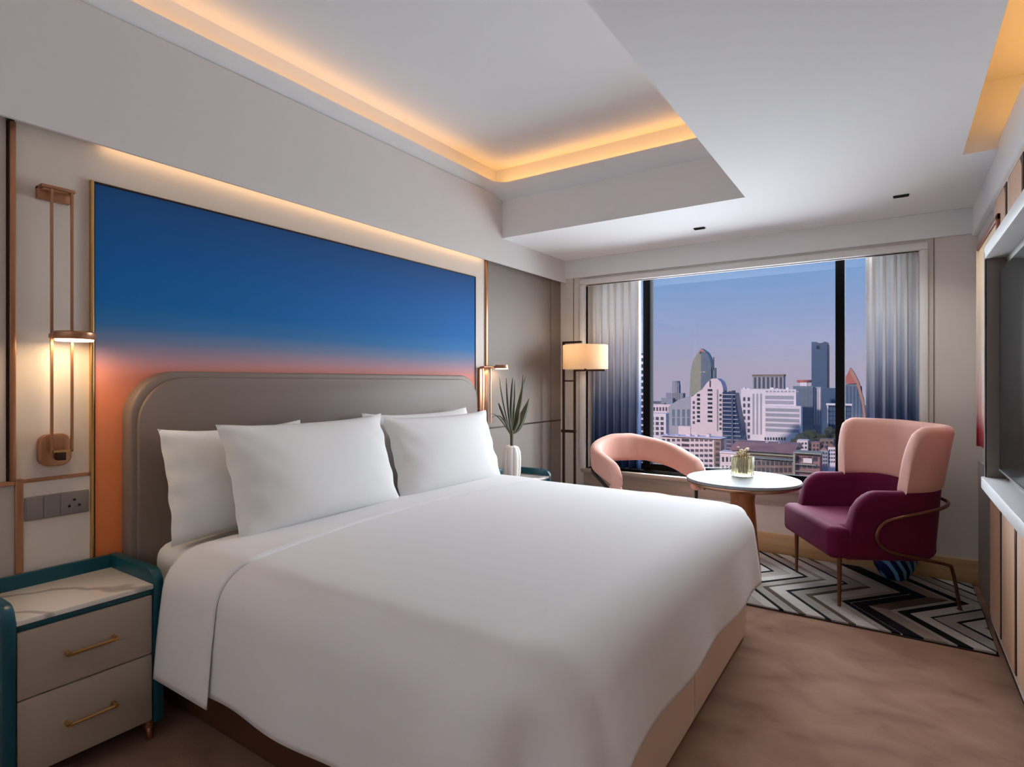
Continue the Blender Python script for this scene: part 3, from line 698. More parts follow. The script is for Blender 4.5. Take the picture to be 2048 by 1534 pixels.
for r_ in range(4):
    for bi, (k0, cn) in enumerate(bands):
        k1 = bands[bi + 1][0] if bi + 1 < len(bands) else 3.2
        if r_ == 1 and cn == 'rug_taupe': cn = 'rug_black'
        if r_ == 1 and 2.46 < k0 < 2.56: cn = 'rug_brown'
        if r_ == 2 and cn == 'rug_brown': cn = 'rug_taupe'
        g = .0012
        poly = [(k0 + ZS[r_] + g, YS[r_]), (k1 + ZS[r_] - g, YS[r_]), (k1 + ZS[r_ + 1] - g, YS[r_ + 1]), (k0 + ZS[r_ + 1] + g, YS[r_ + 1])]
        poly = clip(clip(poly, 2.995, True), 1.06, False)
        if len(poly) < 3: continue
        ar = abs(sum(poly[i][0] * poly[(i + 1) % len(poly)][1] - poly[(i + 1) % len(poly)][0] * poly[i][1] for i in range(len(poly)))) / 2
        if ar < 2e-4: continue
        B().prism(poly, 'z', .007, .014 + .0015 * ((bi * 7 + r_ * 3) % 3)).build('stripe', cn, rug, smooth=False)

# ------------------------------------------------------------------ armchair
def upath(xf, xb, hw, rc, n_arc=14, n_st=12):
    """U-shaped plan path (front left -> back -> front right): list of (x,y,nx,ny) with outward normals"""
    P = []
    for i in range(n_st): P.append((xf + (xb + rc - xf) * i / n_st, -hw, 0, -1))
    for i in range(n_arc + 1): a = -.5 * PI - .5 * PI * i / n_arc; P.append((xb + rc + rc * math.cos(a), -hw + rc + rc * math.sin(a), math.cos(a), math.sin(a)))
    nb = 8
    for i in range(1, nb): P.append((xb, (-hw + rc) + (2 * hw - 2 * rc) * i / nb, -1, 0))
    for i in range(n_arc + 1): a = PI - .5 * PI * i / n_arc; P.append((xb + rc + rc * math.cos(a), hw - rc + rc * math.sin(a), math.cos(a), math.sin(a)))
    for i in range(1, n_st + 1): P.append((xb + rc + (xf - xb - rc) * i / n_st, hw, 0, 1))
    return P
def shell(P, zlo, zhi, th, lean=lambda i, z: 0.0, rnd_=.03):
    """padded wall along a plan path; zlo/zhi functions of index -> heights; th thickness"""
    rows = []
    for i, (x, y, nx, ny) in enumerate(P):
        a, b_ = zlo(i), zhi(i); h = max(b_ - a, .01); r_ = min(rnd_, h * .45); t = th(i) if callable(th) else th; row = []
        prof = []
        for k in range(6): q = .5 * PI * k / 5; prof.append((t / 2 - r_ + r_ * math.sin(q), b_ - r_ + r_ * math.cos(q)))
        for k in range(1, 5): prof.append((t / 2, b_ - r_ + (a - b_ + 2 * r_) * k / 5))
        for k in range(6): q = .5 * PI * k / 5; prof.append((t / 2 - r_ + r_ * math.cos(q), a + r_ - r_ * math.sin(q)))
        full = prof + [(-o_, z) for o_, z in prof[::-1]]
        full.append(full[0])
        for o_, z in full:
            s_ = o_ + lean(i, z); row.append((x + nx * s_, y + ny * s_, z))
        rows.append(row)
    b2 = B().grid(rows)
    k = len(rows[0]) - 1
    b2.raw(rows[0][:k], [tuple(range(k))]); b2.raw(rows[-1][:k], [tuple(range(k))])
    return b2
ac = thing('armchair', 'pink and wine velvet armchair with bronze loop frame by the window', 'armchair', (2.445, 4.165, .0175), rad(208.7))
def lb(b_, nm, m_, parent=ac, **k): return b_.build(nm, m_, parent, world=False, **k)
PA = upath(.27, -.235, .315, .18); nA = len(PA)
def arm_top(i):
    x = PA[i][0]; t = min(1, max(0, (.27 - x) / .15)); base = .455 + .215 * math.sqrt(max(0, 1 - (1 - t) ** 2))
    return base + .03 * min(1, max(0, (-x) / .2))
lb(shell(PA, lambda i: .275, arm_top, .085, lambda i, z: .03 * (z - .275) / .4, .034), 'arm_shell', 'wine_velvet', weld=True, angle=70)
PB = [p for p in upath(.27, -.235, .315, .18, 20, 30) if p[0] < -.005]; nB = len(PB)
def b_top(i):
    e_ = min(i, nB - 1 - i) / 7.0; return .70 + .335 * (math.sqrt(1 - (1 - min(1, e_)) ** 2) if e_ < 1 else 1)
def b_lo(i): return .655
lb(shell(PB, b_lo, b_top, lambda i: .095, lambda i, z: .03 + .06 * (z - .655) / .38, .045), 'backrest', 'pink_velvet', weld=True, angle=70)
sq = [(-.24, .27), (-.24, -.27), (.262, -.27), (.262, -.352)] + [(.375 - .05 + .05 * math.cos(a), -.352 + .05 + .05 * math.sin(a)) for a in [-.5 * PI + .5 * PI * k / 6 for k in range(7)]]
sq += [(x, -y) for x, y in sq[::-1]][:-2]
lb(B().prism(sq, 'z', .280, .460, .035, 4), 'seat', 'wine_velvet', angle=60)
for s_ in (-1, 1): lb(B().tube([(.30, .30 * s_, 0), (.30, .30 * s_, .29)], [.009, .014], 10), 'front_leg', 'bronze_leg')
def smooth_path(pts, n=8):
    out = []; P = [Vector(p) for p in pts]
    for i in range(len(P) - 1):
        p0 = P[max(i - 1, 0)]; p1 = P[i]; p2 = P[i + 1]; p3 = P[min(i + 2, len(P) - 1)]
        for k in range(n):
            t = k / n; out.append(.5 * ((2 * p1) + (p2 - p0) * t + (2 * p0 - 5 * p1 + 4 * p2 - p3) * t * t + (3 * p1 - p0 - 3 * p2 + p3) * t ** 3))
    out.append(P[-1]); return out
for s_ in (-1, 1):
    hw = .385
    loop_pts = [(-.315, 0, .605), (-.315, .16 * s_, .605), (-.285, .30 * s_, .60), (-.18, .385 * s_, .58), (.02, .395 * s_, .535), (.10, .392 * s_, .505), (.138, .388 * s_, .45), (.128, .38 * s_, .385), (.06, .372 * s_, .335), (-.12, .36 * s_, .295), (-.25, .345 * s_, .265), (-.285, .335 * s_, .23), (-.345, .30 * s_, .02), (-.348, .298 * s_, .0)]
    lb(B().tube(smooth_path(loop_pts, 6), .0095, 8), 'loop_frame', 'brass' if False else 'bronze_leg')

# ------------------------------------------------------------------ barrel chair
bc = thing('barrel_chair', 'low pink tub chair with an open curved back between the table and the lamp', 'chair', (1.02, 4.11, .0175), rad(-40))
PC = upath(.24, -.31, .325, .29, 18, 8); nC = len(PC)
def ct(i):
    e_ = min(i, nC - 1 - i) / (nC / 2); x = PC[i][0]; t = min(1, max(0, (.24 - x) / .07))
    return .70 + .165 * (min(1, e_ * 1.25)) ** .8 - .05 * (1 - math.sqrt(max(0, 1 - (1 - t) ** 2)))
def cb(i):
    e_ = min(i, nC - 1 - i) / (nC / 2); x = PC[i][0]
    return .54 + .110 * min(1, e_ * 1.5) ** .8
lb(shell(PC, cb, ct, .085, lambda i, z: .02 * (z - .5) / .3, .038), 'backrest', 'pink_velvet', bc, weld=True, angle=70)
for s_ in (-1, 1):
    lb(B().box(.165, .245, .325 * s_ - .040, .325 * s_ + .040, .49, .57, .03, 3), 'arm_end', 'pink_velvet', bc)
    lb(B().tube([(.20, .325 * s_, .51), (.215, .315 * s_, 0)], [.013, .009], 10), 'leg', 'black_metal', bc)
    lb(B().tube([(-.20, .22 * s_, .40), (-.24, .24 * s_, 0)], [.013, .009], 10), 'leg', 'black_metal', bc)
    q = [p for k, p in enumerate(PC) if (p[1] * s_ > .1)]
    lb(B().tube([(p[0] + p[2] * .048, p[1] + p[3] * .048, .505 + .15 * min(1, max(0, (.24 - p[0]) / .5)) ** .8) for p in q], 0, flat=(.012, .022)), 'frame_rail', 'black_metal', bc)
lb(B().lathe([(0, .34), (.24, .34), (.265, .355), (.27, .385), (.255, .41), (.20, .42), (0, .424)], 0.0, 0, 36), 'seat', 'pink_velvet', bc)
lb(B().lathe([(0, .315), (.22, .315), (.225, .34), (0, .34)], 0, 0, 32), 'seat_frame', 'black_metal', bc)

# ------------------------------------------------------------------ table and what stands on it
TXC, TYC = 1.755, 3.985
tbx = thing('side_table', 'round white marble table on a flared walnut pedestal', 'table', (TXC, TYC, .0175))
B().lathe([(0, .640), (.335, .640), (.352, .644), (.356, .652), (.350, .662), (.340, .665), (0, .665)], TXC, TYC, 64).build('marble_top', 'table_marble', tbx)
B().lathe([(0, .612), (.300, .612), (.335, .622), (.352, .636), (.352, .6415), (0, .6415)], TXC, TYC, 64).build('top_rim', 'copper', tbx)
B().lathe([(.0, .0175), (.112, .0175), (.114, .03), (.106, .12), (.092, .28), (.080, .44), (.074, .52), (.078, .56), (.092, .585), (.125, .604), (.150, .613), (0, .613)], TXC, TYC, 40).build('pedestal', 'walnut', tbx)
jx, jy, jz = 1.735, 4.075, .665
jr = thing('glass_jar', 'ribbed glass jar of dried flowers on the marble table', 'jar', (jx, jy, jz))
B().lathe([(0, jz + .002), (.064, jz + .002), (.071, jz + .010), (.072, jz + .05), (.072, jz + .125), (.069, jz + .130), (.066, jz + .125), (.066, jz + .018), (0, jz + .014)], jx, jy, 64, rib=lambda a: .03 * math.cos(16 * a)).build('body', 'jar_glass', jr)
fl_ = thing('dried_flowers', 'small cream dried flowers packed in the glass jar', 'flowers', (jx, jy, jz + .016))
rn = random.Random(4)
for k in range(16):
    a = rn.uniform(0, 2 * PI); r_ = .05 * math.sqrt(rn.random()); h = rn.uniform(.10, .19)
    p = (jx + r_ * math.cos(a), jy + r_ * math.sin(a))
    B().tube([(jx + r_ * .7 * math.cos(a), jy + r_ * .7 * math.sin(a), jz + .018), (p[0], p[1], jz + h)], .0025, 5).build('flower_stem', 'dry_stem', fl_)
    s_ = rn.uniform(.008, .015)
    B().lathe([(0, jz + h - s_), (s_ * .8, jz + h - s_ * .5), (s_, jz + h), (s_ * .6, jz + h + s_ * .5), (0, jz + h + s_ * .6)], p[0], p[1], 8).build('flower_head', 'dry_flower', fl_)
tn = thing('menu_holder', 'clear acrylic menu holder on the marble table in front of the jar', 'stand', (1.60, 3.94, .665), rad(40))
for s_ in (-1, 1): lb(B().prism([(s_ * .045, .001), (s_ * .049, .001), (s_ * .003, .062), (-s_ * .001, .062)], 'x', -.085, .085), 'acrylic_leaf', 'clear_acrylic', tn, smooth=False)
# blue striped pot on the floor behind the armchair
sp2 = thing('striped_pot', 'small blue striped ceramic pot on the rug behind the armchair', 'pot', (2.585, 4.50, .0175))
B().lathe([(.0, .0175), (.062, .0175), (.072, .024), (.112, .09), (.132, .16), (.128, .22), (.105, .26), (.095, .265), (.085, .26), (.085, .2)], 2.585, 4.50, 40).build('body', 'striped_blue', sp2)
B().lathe([(.093, .262), (.100, .264), (.101, .272), (.095, .276), (.088, .272), (.088, .264)], 2.585, 4.50, 40).build('lip', 'striped_blue', sp2)

# ------------------------------------------------------------------ television wall
# plain end panel, then panelled doors below the shelf and above the niche (parts of the wall)
def wp(y0, y1, z0, z1, x0, m_, nm='wall_panel', bev=.004): return B().box(x0, 3.05, y0, y1, z0, z1, bev).build(nm, m_, wr)
wp(3.86, 4.675, .0, .80, 3.03, 'grey_panel'); wp(3.86, 4.675, 1.93, 2.23, 3.03, 'unit_grey')
tv_u = thing('television_unit', 'grey framed television niche with a long shelf on the right wall', 'unit', (2.99, 2.3, .0))
UY0, UY1 = 1.15, 3.45
B().box(2.936, 3.03, UY0, UY1, 1.868, 1.925, .003).build('top_board', 'unit_grey', tv_u)
B().box(2.936, 3.03, UY1 - .022, UY1, .856, 1.868, .002).build('end_board', 'unit_dark', tv_u)
B().box(2.936, 2.942, UY1 - .022, UY1 + .003, .856, 1.90).build('edge_strip', 'unit_grey', tv_u)
B().box(2.936, 3.03, UY0, UY0 + .022, .856, 1.868, .002).build('end_board', 'unit_dark', tv_u)
B().box(3.012, 3.03, UY0 + .022, UY1 - .022, .856, 1.868).build('back_board', 'unit_dark', tv_u)
B().box(2.925, 3.03, UY0, UY1 + .004, .802, .856, .003).build('shelf', 'unit_grey', tv_u)
def doors(z0, z1, ys, parent=tv_u):
    for (a, b_) in ys:
        d_ = B().box(3.004, 3.03, a + .002, b_ - .002, z0, z1, .003).build('door', 'cream_wall', parent)
        B().box(3.000, 3.010, a + .030, b_ - .030, z0 + .035, z1 - .035, .002).build('reveal', 'dark_bronze', d_)
        B().prism([(a + .042, z0 + .047), (b_ - .042, z0 + .047), (b_ - .042, z1 - .085), (b_ - .075, z1 - .047), (a + .075, z1 - .047), (a + .042, z1 - .085)], 'x', 2.997, 3.01).build('wood_inset', 'tan_wood', d_)
B().box(3.02, 3.04, UY0, 3.86, .0, .06, .002).build('plinth', 'dark_seam', tv_u)
doors(.06, .80, [(3.46, 3.86), (3.06, 3.46), (2.66, 3.06), (2.26, 2.66), (1.86, 2.26), (1.50, 1.86), (1.15, 1.50)])
doors(1.93, 2.222, [(3.30, 3.70), (2.90, 3.30), (2.50, 2.90), (2.10, 2.50), (1.70, 2.10), (1.30, 1.70)])
tv = thing('television', 'flat black television in the grey niche', 'television', (2.99, 2.6, .9))
B().box(2.982, 2.990, 1.85, 3.375, .905, 1.80, .003).build('screen', 'tv_screen', tv)
B().box(2.980, 2.990, 1.845, 3.38, .897, .906, .002).build('lower_bezel', 'tv_body', tv)
B().box(2.990, 3.012, 1.95, 3.28, 1.0, 1.7, .006).build('housing', 'tv_body', tv)
# tall framed wall art beyond the unit
ar = thing('wall_art', 'tall copper framed cream wall art turning crimson at the foot beside the television unit', 'artwork', (3.01, 3.9, .93))
B().box(2.992, 3.03, 3.50, 4.27, .935, 2.06).build('canvas', 'art_print', ar)
for (y0, y1, z0, z1) in ((3.48, 4.28, 2.055, 2.085), (3.48, 3.52, .93, 2.085)): B().box(2.985, 3.03, y0, y1, z0, z1, .003).build('frame', 'red_wood', ar)
B().box(2.984, 3.03, 4.262, 4.285, .925, 2.06, .003).build('edge_board', 'art_print', ar)

# ------------------------------------------------------------------ the city
# the broad daylight lamp belongs to the room; the city outside has the sky and the low sun
room = bpy.data.collections.new('room'); 
for o in list(C.objects):
    if o.type == 'MESH': room.objects.link(o)
day.light_linking.receiver_collection = room; day.light_linking.blocker_collection = room
GZ = -48.0
def at(u, v, y):
    a = (u - 1024) / FPX; s, c = math.sin(YAW), math.cos(YAW); dx, dy, dz = -s + a * c, c + a * s, (763 - v) / FPX
    t = y / dy; return CAMX + t * dx, CAMZ + t * dz
for k, c, r_ in (('b_white', (222, 210, 210), .7), ('b_pink', (222, 202, 200), .7), ('b_grey', (158, 156, 162), .6), ('b_glassgrey', (104, 118, 130), .3), ('b_glassgreen', (112, 130, 134), .3), ('b_glassblue', (48, 66, 96), .25), ('b_slab', (74, 92, 116), .35), ('b_dark', (66, 66, 74), .5),
                 ('b_roof', (146, 108, 104), .8), ('b_brown', (132, 112, 102), .8), ('b_haze', (140, 142, 152), .7), ('b_window', (84, 84, 94), .3), ('b_windowdark', (46, 52, 66), .3), ('b_red', (176, 104, 96), .7), ('b_tree', (66, 72, 62), .95), ('b_green', (150, 150, 132), .8), ('b_ground', (132, 124, 120), .95), ('b_copper', (176, 128, 112), .5)):
    mat(k, L3(*c), r_, spec=.3, vary=(.04 if k in ('b_ground',) else .15, L3(*[min(255, x * 1.08) for x in c]), .3))
struct(B().box(-900, 700, 40, 1400, GZ - 1, GZ), 'ground', 'b_ground')
def tower(name, label, y, dep=20):
    t = thing(name, label, 'building', (0, y, GZ), 0)
    return t
def bbox(t, u0, u1, v0, v1, y, dep, m_, nm='block', zb=None):
    x0, zt = at(u0, v0, y); x1, _ = at(u1, v0, y); z0 = at((u0 + u1) / 2, v1, y)[1] if v1 else GZ
    dep *= .4
    return B().box(x0, x1, y, y + dep, z0 if zb is None else zb, zt).build(nm, m_, t, smooth=False)
def bpoly(t, pts, y, dep, m_, nm='block'):
    dep *= .4
    return B().prism([at(u, v, y) for u, v in pts], 'y', y, y + dep).build(nm, m_, t, smooth=False)
def wins(t, u0, u1, v0, v1, nu, nv, y, m_, fu=.6, fv=.55, nm='window', proud=.12, skip=None):
    du, dvv = (u1 - u0) / nu, (v1 - v0) / nv; src = None
    for j in range(nv):
        for i in range(nu):
            if skip and skip(i, j): continue
            cu, cv = u0 + du * (i + .5), v0 + dvv * (j + .5); x, z = at(cu, cv, y)
            if src is None:
                hw = abs(at(cu + du * fu / 2, cv, y)[0] - x); hh = abs(at(cu, cv + dvv * fv / 2, y)[1] - z)
                src = B().box(-hw, hw, -proud, .05, -hh, hh).build(nm, m_, t, world=False, smooth=False); src.location = (x - t.location.x, y - t.location.y, z - GZ)
            else: inst(src, t, (x - t.location.x, y - t.location.y, z - GZ))

# far towers
t = tower('glass_tower', 'pointed glass skyscraper with a thin spire on the skyline', 760)
t.location.x = at(1402, 760, 760)[0]
bpoly(t, [(1379, 1000), (1379, 790), (1381, 745), (1386, 722), (1394, 708), (1402, 697), (1402, 1000)], 760, 40, 'b_green', 'left_face')
bpoly(t, [(1402, 1000), (1402, 697), (1412, 704), (1419, 716), (1422, 730), (1424, 800), (1424, 1000)], 758, 40, 'b_glassgrey', 'right_face')
bpoly(t, [(1396, 706), (1402, 697), (1408, 701), (1411, 706), (1402, 703)], 757, 3, 'b_copper', 'crown')
bbox(t, 1424, 1430, 736, None, 760, 20, 'b_glassgrey', 'rear_block'); bbox(t, 1426.6, 1428.2, 714, 740, 760, 2, 'b_dark', 'spire')
for k in range(4): bbox(t, 1406 + k * 4, 1406.7 + k * 4, 716 + k * 4, None, 757.6, 1, 'b_haze', 'fin')
t = tower('slab_tower', 'tall slim grey-blue slab tower with a square opening at its top', 850); t.location.x = at(1640, 760, 850)[0]
bpoly(t, [(1623, 1000), (1623, 684), (1634, 684), (1635, 686), (1643, 686), (1650, 683), (1656, 685), (1657, 1000)], 850, 30, 'b_slab', 'slab')
bbox(t, 1633, 1639, 691, 698, 849.6, 1, 'b_windowdark', 'opening')
bbox(t, 1654.5, 1657.5, 690, None, 849.5, 30, 'b_windowdark', 'side_fin')
t = tower('far_tower', 'hazy grey tower with a round crown left of the pointed skyscraper', 900); t.location.x = at(1350, 760, 900)[0]
x, z = at(1350.5, 762, 900); r_ = abs(at(1359, 762, 900)[0] - x)
B().lathe([(r_, GZ), (r_, z - 6), (r_ * .9, z - 5), (r_ * .9, z), (0, z)], x, 905, 20).build('shaft', 'b_haze', t)
bbox(t, 1322, 1345, 796, None, 880, 30, 'b_haze', 'podium'); bbox(t, 1332, 1366, 786, None, 890, 30, 'b_haze', 'podium')
for k in range(4): bbox(t, 1344 + k * 4, 1345.4 + k * 4, 766, None, 889.0, 1, 'b_grey', 'rib')
t = tower('roof_block', 'grey office block rising behind the white building', 620); t.location.x = at(1536, 760, 620)[0]
bbox(t, 1505, 1567, 751, None, 620, 30, 'b_grey'); bbox(t, 1504, 1568, 749, 752.5, 619.5, 31, 'b_brown', 'parapet')
wins(t, 1506, 1566, 753, 778, 7, 1, 620, 'b_window', .55, .9)
# sail tower with red crown
t = tower('sail_tower', 'dark curved glass tower with a red crown beside the curtain', 640); t.location.x = at(1708, 780, 640)[0]
bpoly(t, [(1680, 1000), (1680, 770), (1712, 766), (1722, 790), (1729, 830), (1734, 1000)], 640, 40, 'b_glassgrey', 'body')
bpoly(t, [(1700, 735), (1708, 745), (1718, 765), (1727, 800), (1733, 850), (1730, 850), (1723, 805), (1713, 768), (1700, 746)], 638, 40, 'b_copper', 'edge_fin')
bpoly(t, [(1682, 768), (1692, 752), (1697, 744), (1700, 735), (1704, 746), (1709, 760), (1712, 767)], 639, 6, 'b_red', 'crown')
wins(t, 1684, 1726, 772, 860, 6, 1, 640, 'b_slab', .5, .98, 'glass_strip')
# white building with banded facade
t = tower('banded_building', 'broad white building with grey horizontal bands in the middle of the view', 430); t.location.x = at(1540, 800, 430)[0]
bbox(t, 1482, 1592, 778, None, 430, 30, 'b_white'); bbox(t, 1530, 1602, 811, None, 424, 20, 'b_white', 'wing')
wins(t, 1529, 1588, 790, 810, 1, 2, 430, 'b_grey', .98, .72, 'band'); wins(t, 1529, 1600, 815, 866, 1, 5, 424, 'b_grey', .97, .62, 'band')
wins(t, 1503, 1526, 786, 870, 3, 1, 430, 'b_grey', .42, .97, 'fin_gap'); wins(t, 1484, 1502, 792, 880, 2, 7, 430, 'b_window', .5, .6)
wins(t, 1528, 1572, 872, 883, 8, 1, 424, 'b_windowdark', .6, .5, 'window')
t = tower('gable_building', 'pale pink tower with a pointed rounded gable and small dark windows', 350); t.location.x = at(1425, 800, 350)[0]
bpoly(t, [(1382, 1000), (1382, 795), (1396, 784), (1404, 779), (1414, 765), (1424, 757), (1434, 757), (1442, 764), (1446, 776), (1446, 1000)], 350, 25, 'b_pink')
wins(t, 1414, 1426, 776, 846, 1, 8, 350, 'b_windowdark', .78, .5); wins(t, 1392, 1402, 786, 846, 1, 7, 350, 'b_windowdark', .6, .6)
bbox(t, 1419, 1421, 761, 774, 349.7, 1, 'b_windowdark', 'slit_window'); bbox(t, 1433.5, 1435.5, 779, 862, 349.7, 1, 'b_grey', 'pipe')
t = tower('terrace_tower', 'dark blue glass tower of stepped balconies widening to its foot', 335); t.location.x = at(1465, 820, 335)[0]
bpoly(t, [(1445, 1000), (1445, 784), (1470, 786), (1476, 820), (1482, 850), (1486, 880), (1492, 905), (1492, 1000)], 335, 25, 'b_glassblue')
for k in range(14):
    v = 788 + k * 8.2; ue = 1469 + 17 * (max(0, k - 2) / 11) ** 1.1
    bbox(t, 1444, ue + 1, v, v + 2.4, 334.2, 2, 'b_grey', 'balcony')
bbox(t, 1462.5, 1466, 790, None, 334.0, 2, 'b_slab', 'pier')
t = tower('helipad_building', 'greenish glass office block with a red helipad disc on its roof', 470); t.location.x = at(1612, 800, 470)[0]
bbox(t, 1586, 1626, 772, None, 470, 30, 'b_glassgreen'); bbox(t, 1626, 1642, 774, None, 474, 30, 'b_grey', 'side_block')
x, z = at(1607, 762, 480); r_ = abs(at(1622, 762, 480)[0] - x)
B().lathe([(r_ * .3, z - 5), (r_ * .3, z - 1.5), (r_, z - 1), (r_, z + .8), (0, z + .8)], x, 484, 24).build('helipad', 'b_red', t)
wins(t, 1587, 1626, 775, 850, 5, 1, 470, 'b_glassgrey', .85, .98, 'glass_strip'); wins(t, 1627, 1641, 776, 850, 3, 1, 474, 'b_white', .4, .98, 'fin')
bbox(t, 1600, 1614, 765, 773, 472, 8, 'b_white', 'plant_room')
t = tower('dark_glass_block', 'low dark glass block with white roof edge half behind the window bar', 460); t.location.x = at(1680, 830, 460)[0]
bbox(t, 1640, 1674, 776, None, 520, 20, 'b_slab', 'rear_block'); bbox(t, 1654, 1702, 810, None, 460, 20, 'b_glassblue'); bbox(t, 1652, 1704, 807, 811, 459, 22, 'b_white', 'roof_edge')
bbox(t, 1654, 1656.5, 811, None, 459.5, 1, 'b_white', 'corner_post'); wins(t, 1657, 1702, 814, 850, 5, 4, 460, 'b_slab', .85, .8)
# left side
t = tower('balcony_tower', 'slim tower of white balcony slabs at the left edge of the window', 170); t.location.x = at(1270, 800, 170)[0]
bbox(t, 1225, 1288, 708, None, 172, 12, 'b_windowdark')
for k in range(16): bbox(t, 1223, 1289.5, 712 + k * 12.2, 716.5 + k * 12.2, 170.5, 13, 'b_white', 'balcony_slab')
t = tower('grid_building', 'white office block with a grid of square windows at the left', 400); t.location.x = at(1320, 830, 400)[0]
bbox(t, 1292, 1332, 826, None, 400, 25, 'b_white'); bbox(t, 1290, 1344, 808, None, 420, 25, 'b_pink', 'rear_block')
wins(t, 1300, 1329, 832, 872, 3, 4, 400, 'b_window', .62, .62); wins(t, 1333, 1343, 822, 870, 2, 1, 420, 'b_grey', .5, .98, 'fin')
t = tower('blue_stair_block', 'pale block with tall blue-grey stair windows left of the gabled tower', 380); t.location.x = at(1362, 830, 380)[0]
bpoly(t, [(1338, 1000), (1338, 812), (1356, 800), (1384, 790), (1384, 1000)], 385, 20, 'b_grey')
wins(t, 1342, 1382, 818, 852, 4, 2, 385, 'b_glassgrey', .55, .9); bbox(t, 1357, 1381, 852, None, 376, 10, 'b_pink', 'white_core')
t = tower('apartment_block', 'pale pink apartment block with rows of windows behind the tub chair', 230); t.location.x = at(1390, 900, 230)[0]
bbox(t, 1318, 1440, 874, None, 230, 25, 'b_pink'); bbox(t, 1316, 1442, 871, 875, 229.4, 26, 'b_white', 'parapet'); bbox(t, 1428, 1442, 880, None, 229, 12, 'b_brown', 'side_tower')
wins(t, 1362, 1380, 875, 947, 1, 7, 230, 'b_windowdark', .85, .55); wins(t, 1380, 1426, 875, 947, 5, 7, 230, 'b_window', .7, .5); wins(t, 1322, 1362, 875, 947, 4, 7, 230, 'b_window', .6, .5)
wins(t, 1429, 1441, 882, 946, 1, 6, 229, 'b_dark', .6, .6)
# near low buildings
t = tower('red_roof_house', 'long low building with a dull red roof behind the glass jar', 190); t.location.x = at(1520, 910, 190)[0]
x0, zt = at(1442, 885, 190); x1, _ = at(1590, 885, 190); zr = at(1500, 901, 190)[1]
B().prism([(188, zr), (208, zr), (203, zt), (196, zt)], 'x', at(1462, 900, 190)[0], x1).build('roof', 'b_roof', t, smooth=False)
bbox(t, 1465, 1588, 901, None, 190, 16, 'b_brown'); bbox(t, 1464, 1590, 901, 910, 189.2, 17, 'b_green', 'eaves')
bbox(t, 1440, 1476, 905, None, 186, 12, 'b_pink', 'porch')
bbox(t, 1439, 1477, 903, 907, 185.5, 13, 'b_white', 'porch_roof')
wins(t, 1512, 1588, 911, 940, 8, 1, 190, 'b_window', .72, .7); wins(t, 1442, 1474, 910, 945, 4, 2, 186, 'b_dark', .5, .55)
t = tower('balcony_house', 'brown low-rise with open balconies beside the wine armchair', 165); t.location.x = at(1625, 920, 165)[0]
bbox(t, 1588, 1640, 908, None, 166, 14, 'b_roof'); bbox(t, 1586, 1643, 904, 908, 164.5, 15, 'b_green', 'roof_slab'); bbox(t, 1586, 1590, 908, None, 164.5, 2, 'b_green', 'pillar')
for k in range(3): bbox(t, 1588, 1632, 927 + k * 14, 930 + k * 14, 164.4, 2, 'b_green', 'balcony_slab')
wins(t, 1592, 1636, 911, 940, 4, 2, 166, 'b_dark', .7, .6); bbox(t, 1606, 1624, 916, 926, 165.6, 1, 'b_white', 'shutter')
t = tower('brick_terrace', 'small brown terrace houses below the helipad block', 260); t.location.x = at(1620, 890, 260)[0]
for k, (u0, u1, v) in enumerate(((1572, 1594, 886), (1594, 1616, 880), (1616, 1640, 884), (1640, 1668, 878))):
    bbox(t, u0, u1 - .5, v, None, 258 + k * 2, 14, ('b_brown', 'b_pink', 'b_roof', 'b_brown')[k]); wins(t, u0 + 1, u1 - 1, v + 3, v + 19, 3, 2, 258 + k * 2, 'b_dark', .55, .55)
# roof-top plant, tanks and stair heads that break the rooflines; more of the low town
def rooftop(t, us, v, y, m_='b_grey', h=5, w_=4):
    for k, u in enumerate(us): bbox(t, u, u + w_ + (k % 3) * 1.5, v - h + (k % 2) * 1.6, v + 2, y + 2, 6, m_, 'roof_unit')
tw = {o.name: o for o in C.objects if o.type == 'EMPTY'}
rooftop(tw['apartment_block'], (1330, 1350, 1372, 1390, 1412), 872, 232, 'b_pink', 4, 5)
rooftop(tw['banded_building'], (1486, 1494, 1540, 1552, 1572), 779, 432, 'b_white', 4, 4)
rooftop(tw['grid_building'], (1298, 1310, 1322), 809, 421, 'b_brown', 3, 5)
rooftop(tw['terrace_tower'], (1448, 1456, 1463), 786, 337, 'b_dark', 5, 3)
rooftop(tw['red_roof_house'], (1482, 1500, 1530, 1556), 887, 196, 'b_pink', 3, 3)
wins(tw['gable_building'], 1384, 1391, 800, 850, 1, 5, 350, 'b_window', .6, .55)
wins(tw['gable_building'], 1437, 1445, 786, 862, 1, 8, 350, 'b_window', .55, .5)
wins(tw['grid_building'], 1293, 1342, 812, 824, 8, 1, 420, 'b_window', .55, .6)
wins(tw['banded_building'], 1530, 1598, 780, 786, 9, 1, 430, 'b_grey', .6, .5, 'vent')
t = tower('tiled_market', 'low brown market hall with rows of small openings left of the balcony house', 205); t.location.x = at(1545, 930, 205)[0]
bbox(t, 1476, 1586, 917, None, 183, 10, 'b_brown'); bbox(t, 1475, 1587, 914.5, 918, 182.5, 11, 'b_green', 'roof_edge'); wins(t, 1478, 1584, 919, 947, 12, 2, 183, 'b_dark', .62, .6)
t = tower('grey_townhouses', 'grey town houses with pitched roofs under the dark glass block', 225); t.location.x = at(1665, 900, 225)[0]
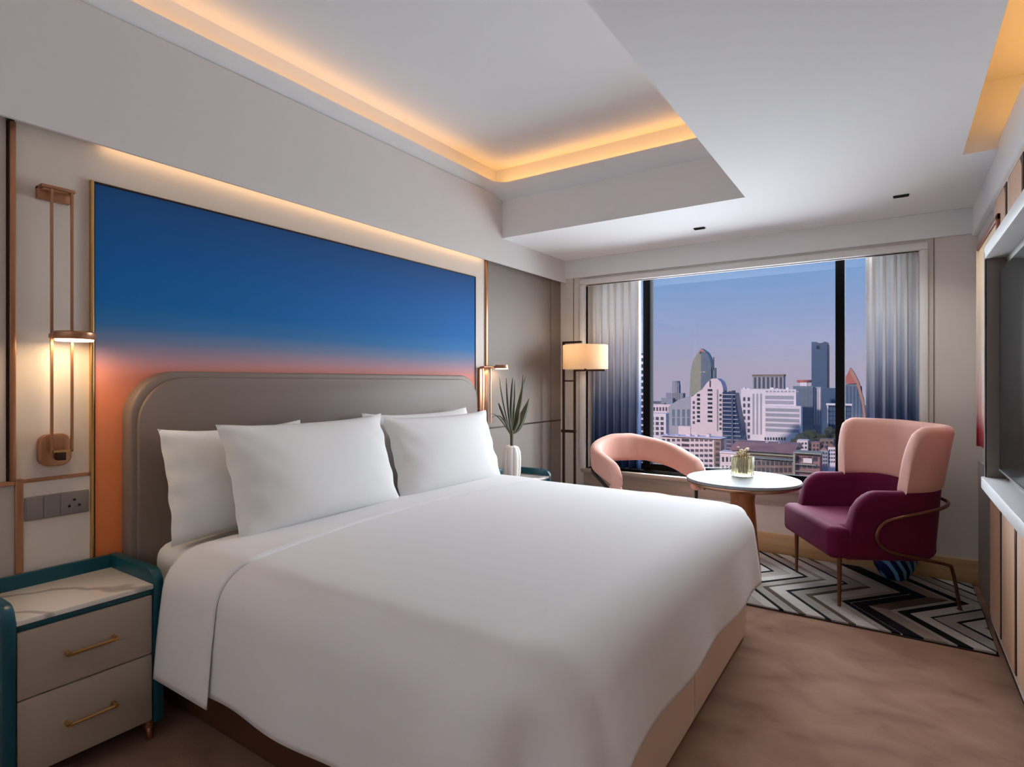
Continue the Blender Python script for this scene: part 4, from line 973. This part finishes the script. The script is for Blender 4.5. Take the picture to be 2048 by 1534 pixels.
for k, (u0, u1, v) in enumerate(((1640, 1656, 900), (1656, 1672, 894), (1672, 1692, 899), (1692, 1712, 893))):
    bbox(t, u0, u1 - .6, v, None, 223 + k, 12, ('b_grey', 'b_white', 'b_haze', 'b_pink')[k]); wins(t, u0 + 1, u1 - 1.5, v + 3, v + 33, 3, 4, 223 + k, 'b_dark', .55, .5)
    x0, z0 = at(u0, v, 223 + k); x1, _ = at(u1 - .6, v, 223 + k); B().prism([(x0, z0), (x1, z0), ((x0 + x1) / 2, z0 + 1.1)], 'y', 223 + k, 228 + k).build('pitched_roof', 'b_roof', t, smooth=False)
# the town goes on behind the right-hand curtain
for (u0, u1, v, y, m_, lab) in ((1740, 1775, 800, 520, 'b_white', 'white office tower behind the right-hand curtain'), (1790, 1830, 770, 640, 'b_glassgrey', 'grey glass tower beyond the right edge of the window'),
                               (1845, 1900, 830, 420, 'b_pink', 'pale pink apartment slab right of the window view'), (1735, 1800, 880, 240, 'b_brown', 'brown low-rise behind the armchair back'), (1815, 1880, 890, 250, 'b_grey', 'grey low-rise right of the brown low-rise')):
    t = tower('office_block', lab, y); t.location.x = at((u0 + u1) / 2, v, y)[0]
    bbox(t, u0, u1, v, None, y, 40, m_); bbox(t, u0 - .6, u1 + .6, v - 2, v + 1, y - .5, 42, 'b_white', 'parapet'); wins(t, u0 + 2, u1 - 2, v + 4, v + 76, 5, 7, y, 'b_window', .6, .5)
# street-level roofs and trees between the towers
rn = random.Random(11)
trees = []
for k in range(8):
    u = 1592 + k * 14; y = 300 + (k * 37) % 100; v = 850 + (410 - y) * .26
    t = thing('street_tree', '', 'tree', (0, 0, GZ), 0, 'street trees among the houses')
    x, z = at(u, v, y); r_ = rn.uniform(2.5, 4.6); t.location = (x, y, z - 2.2 * r_)
    bm = bmesh.new(); bmesh.ops.create_icosphere(bm, subdivisions=2, radius=1)
    for vv in bm.verts: vv.co = vv.co * (1 + .30 * math.sin(vv.co.x * 7 + k) * math.sin(vv.co.y * 6 + 2 * k) + .16 * math.sin(vv.co.z * 9 + k)); vv.co = Vector((vv.co.x * r_, vv.co.y * r_, vv.co.z * r_ * .8 + r_ * 1.5))
    B().bm(bm).build('crown', 'b_tree', t, world=False, angle=20); bm.free()
    B().tube([(0, 0, -20), (0, 0, r_)], [.5, .3], 6).build('trunk', 'b_brown', t, world=False)
    trees.append((u, t))
for i, (u, t) in enumerate(sorted(trees, key=lambda q: q[0])):
    t['label'] = 'dark round street tree below the glass blocks, %s from the left of the row' % ('first', 'second', 'third', 'fourth', 'fifth', 'sixth', 'seventh', 'eighth')[i]
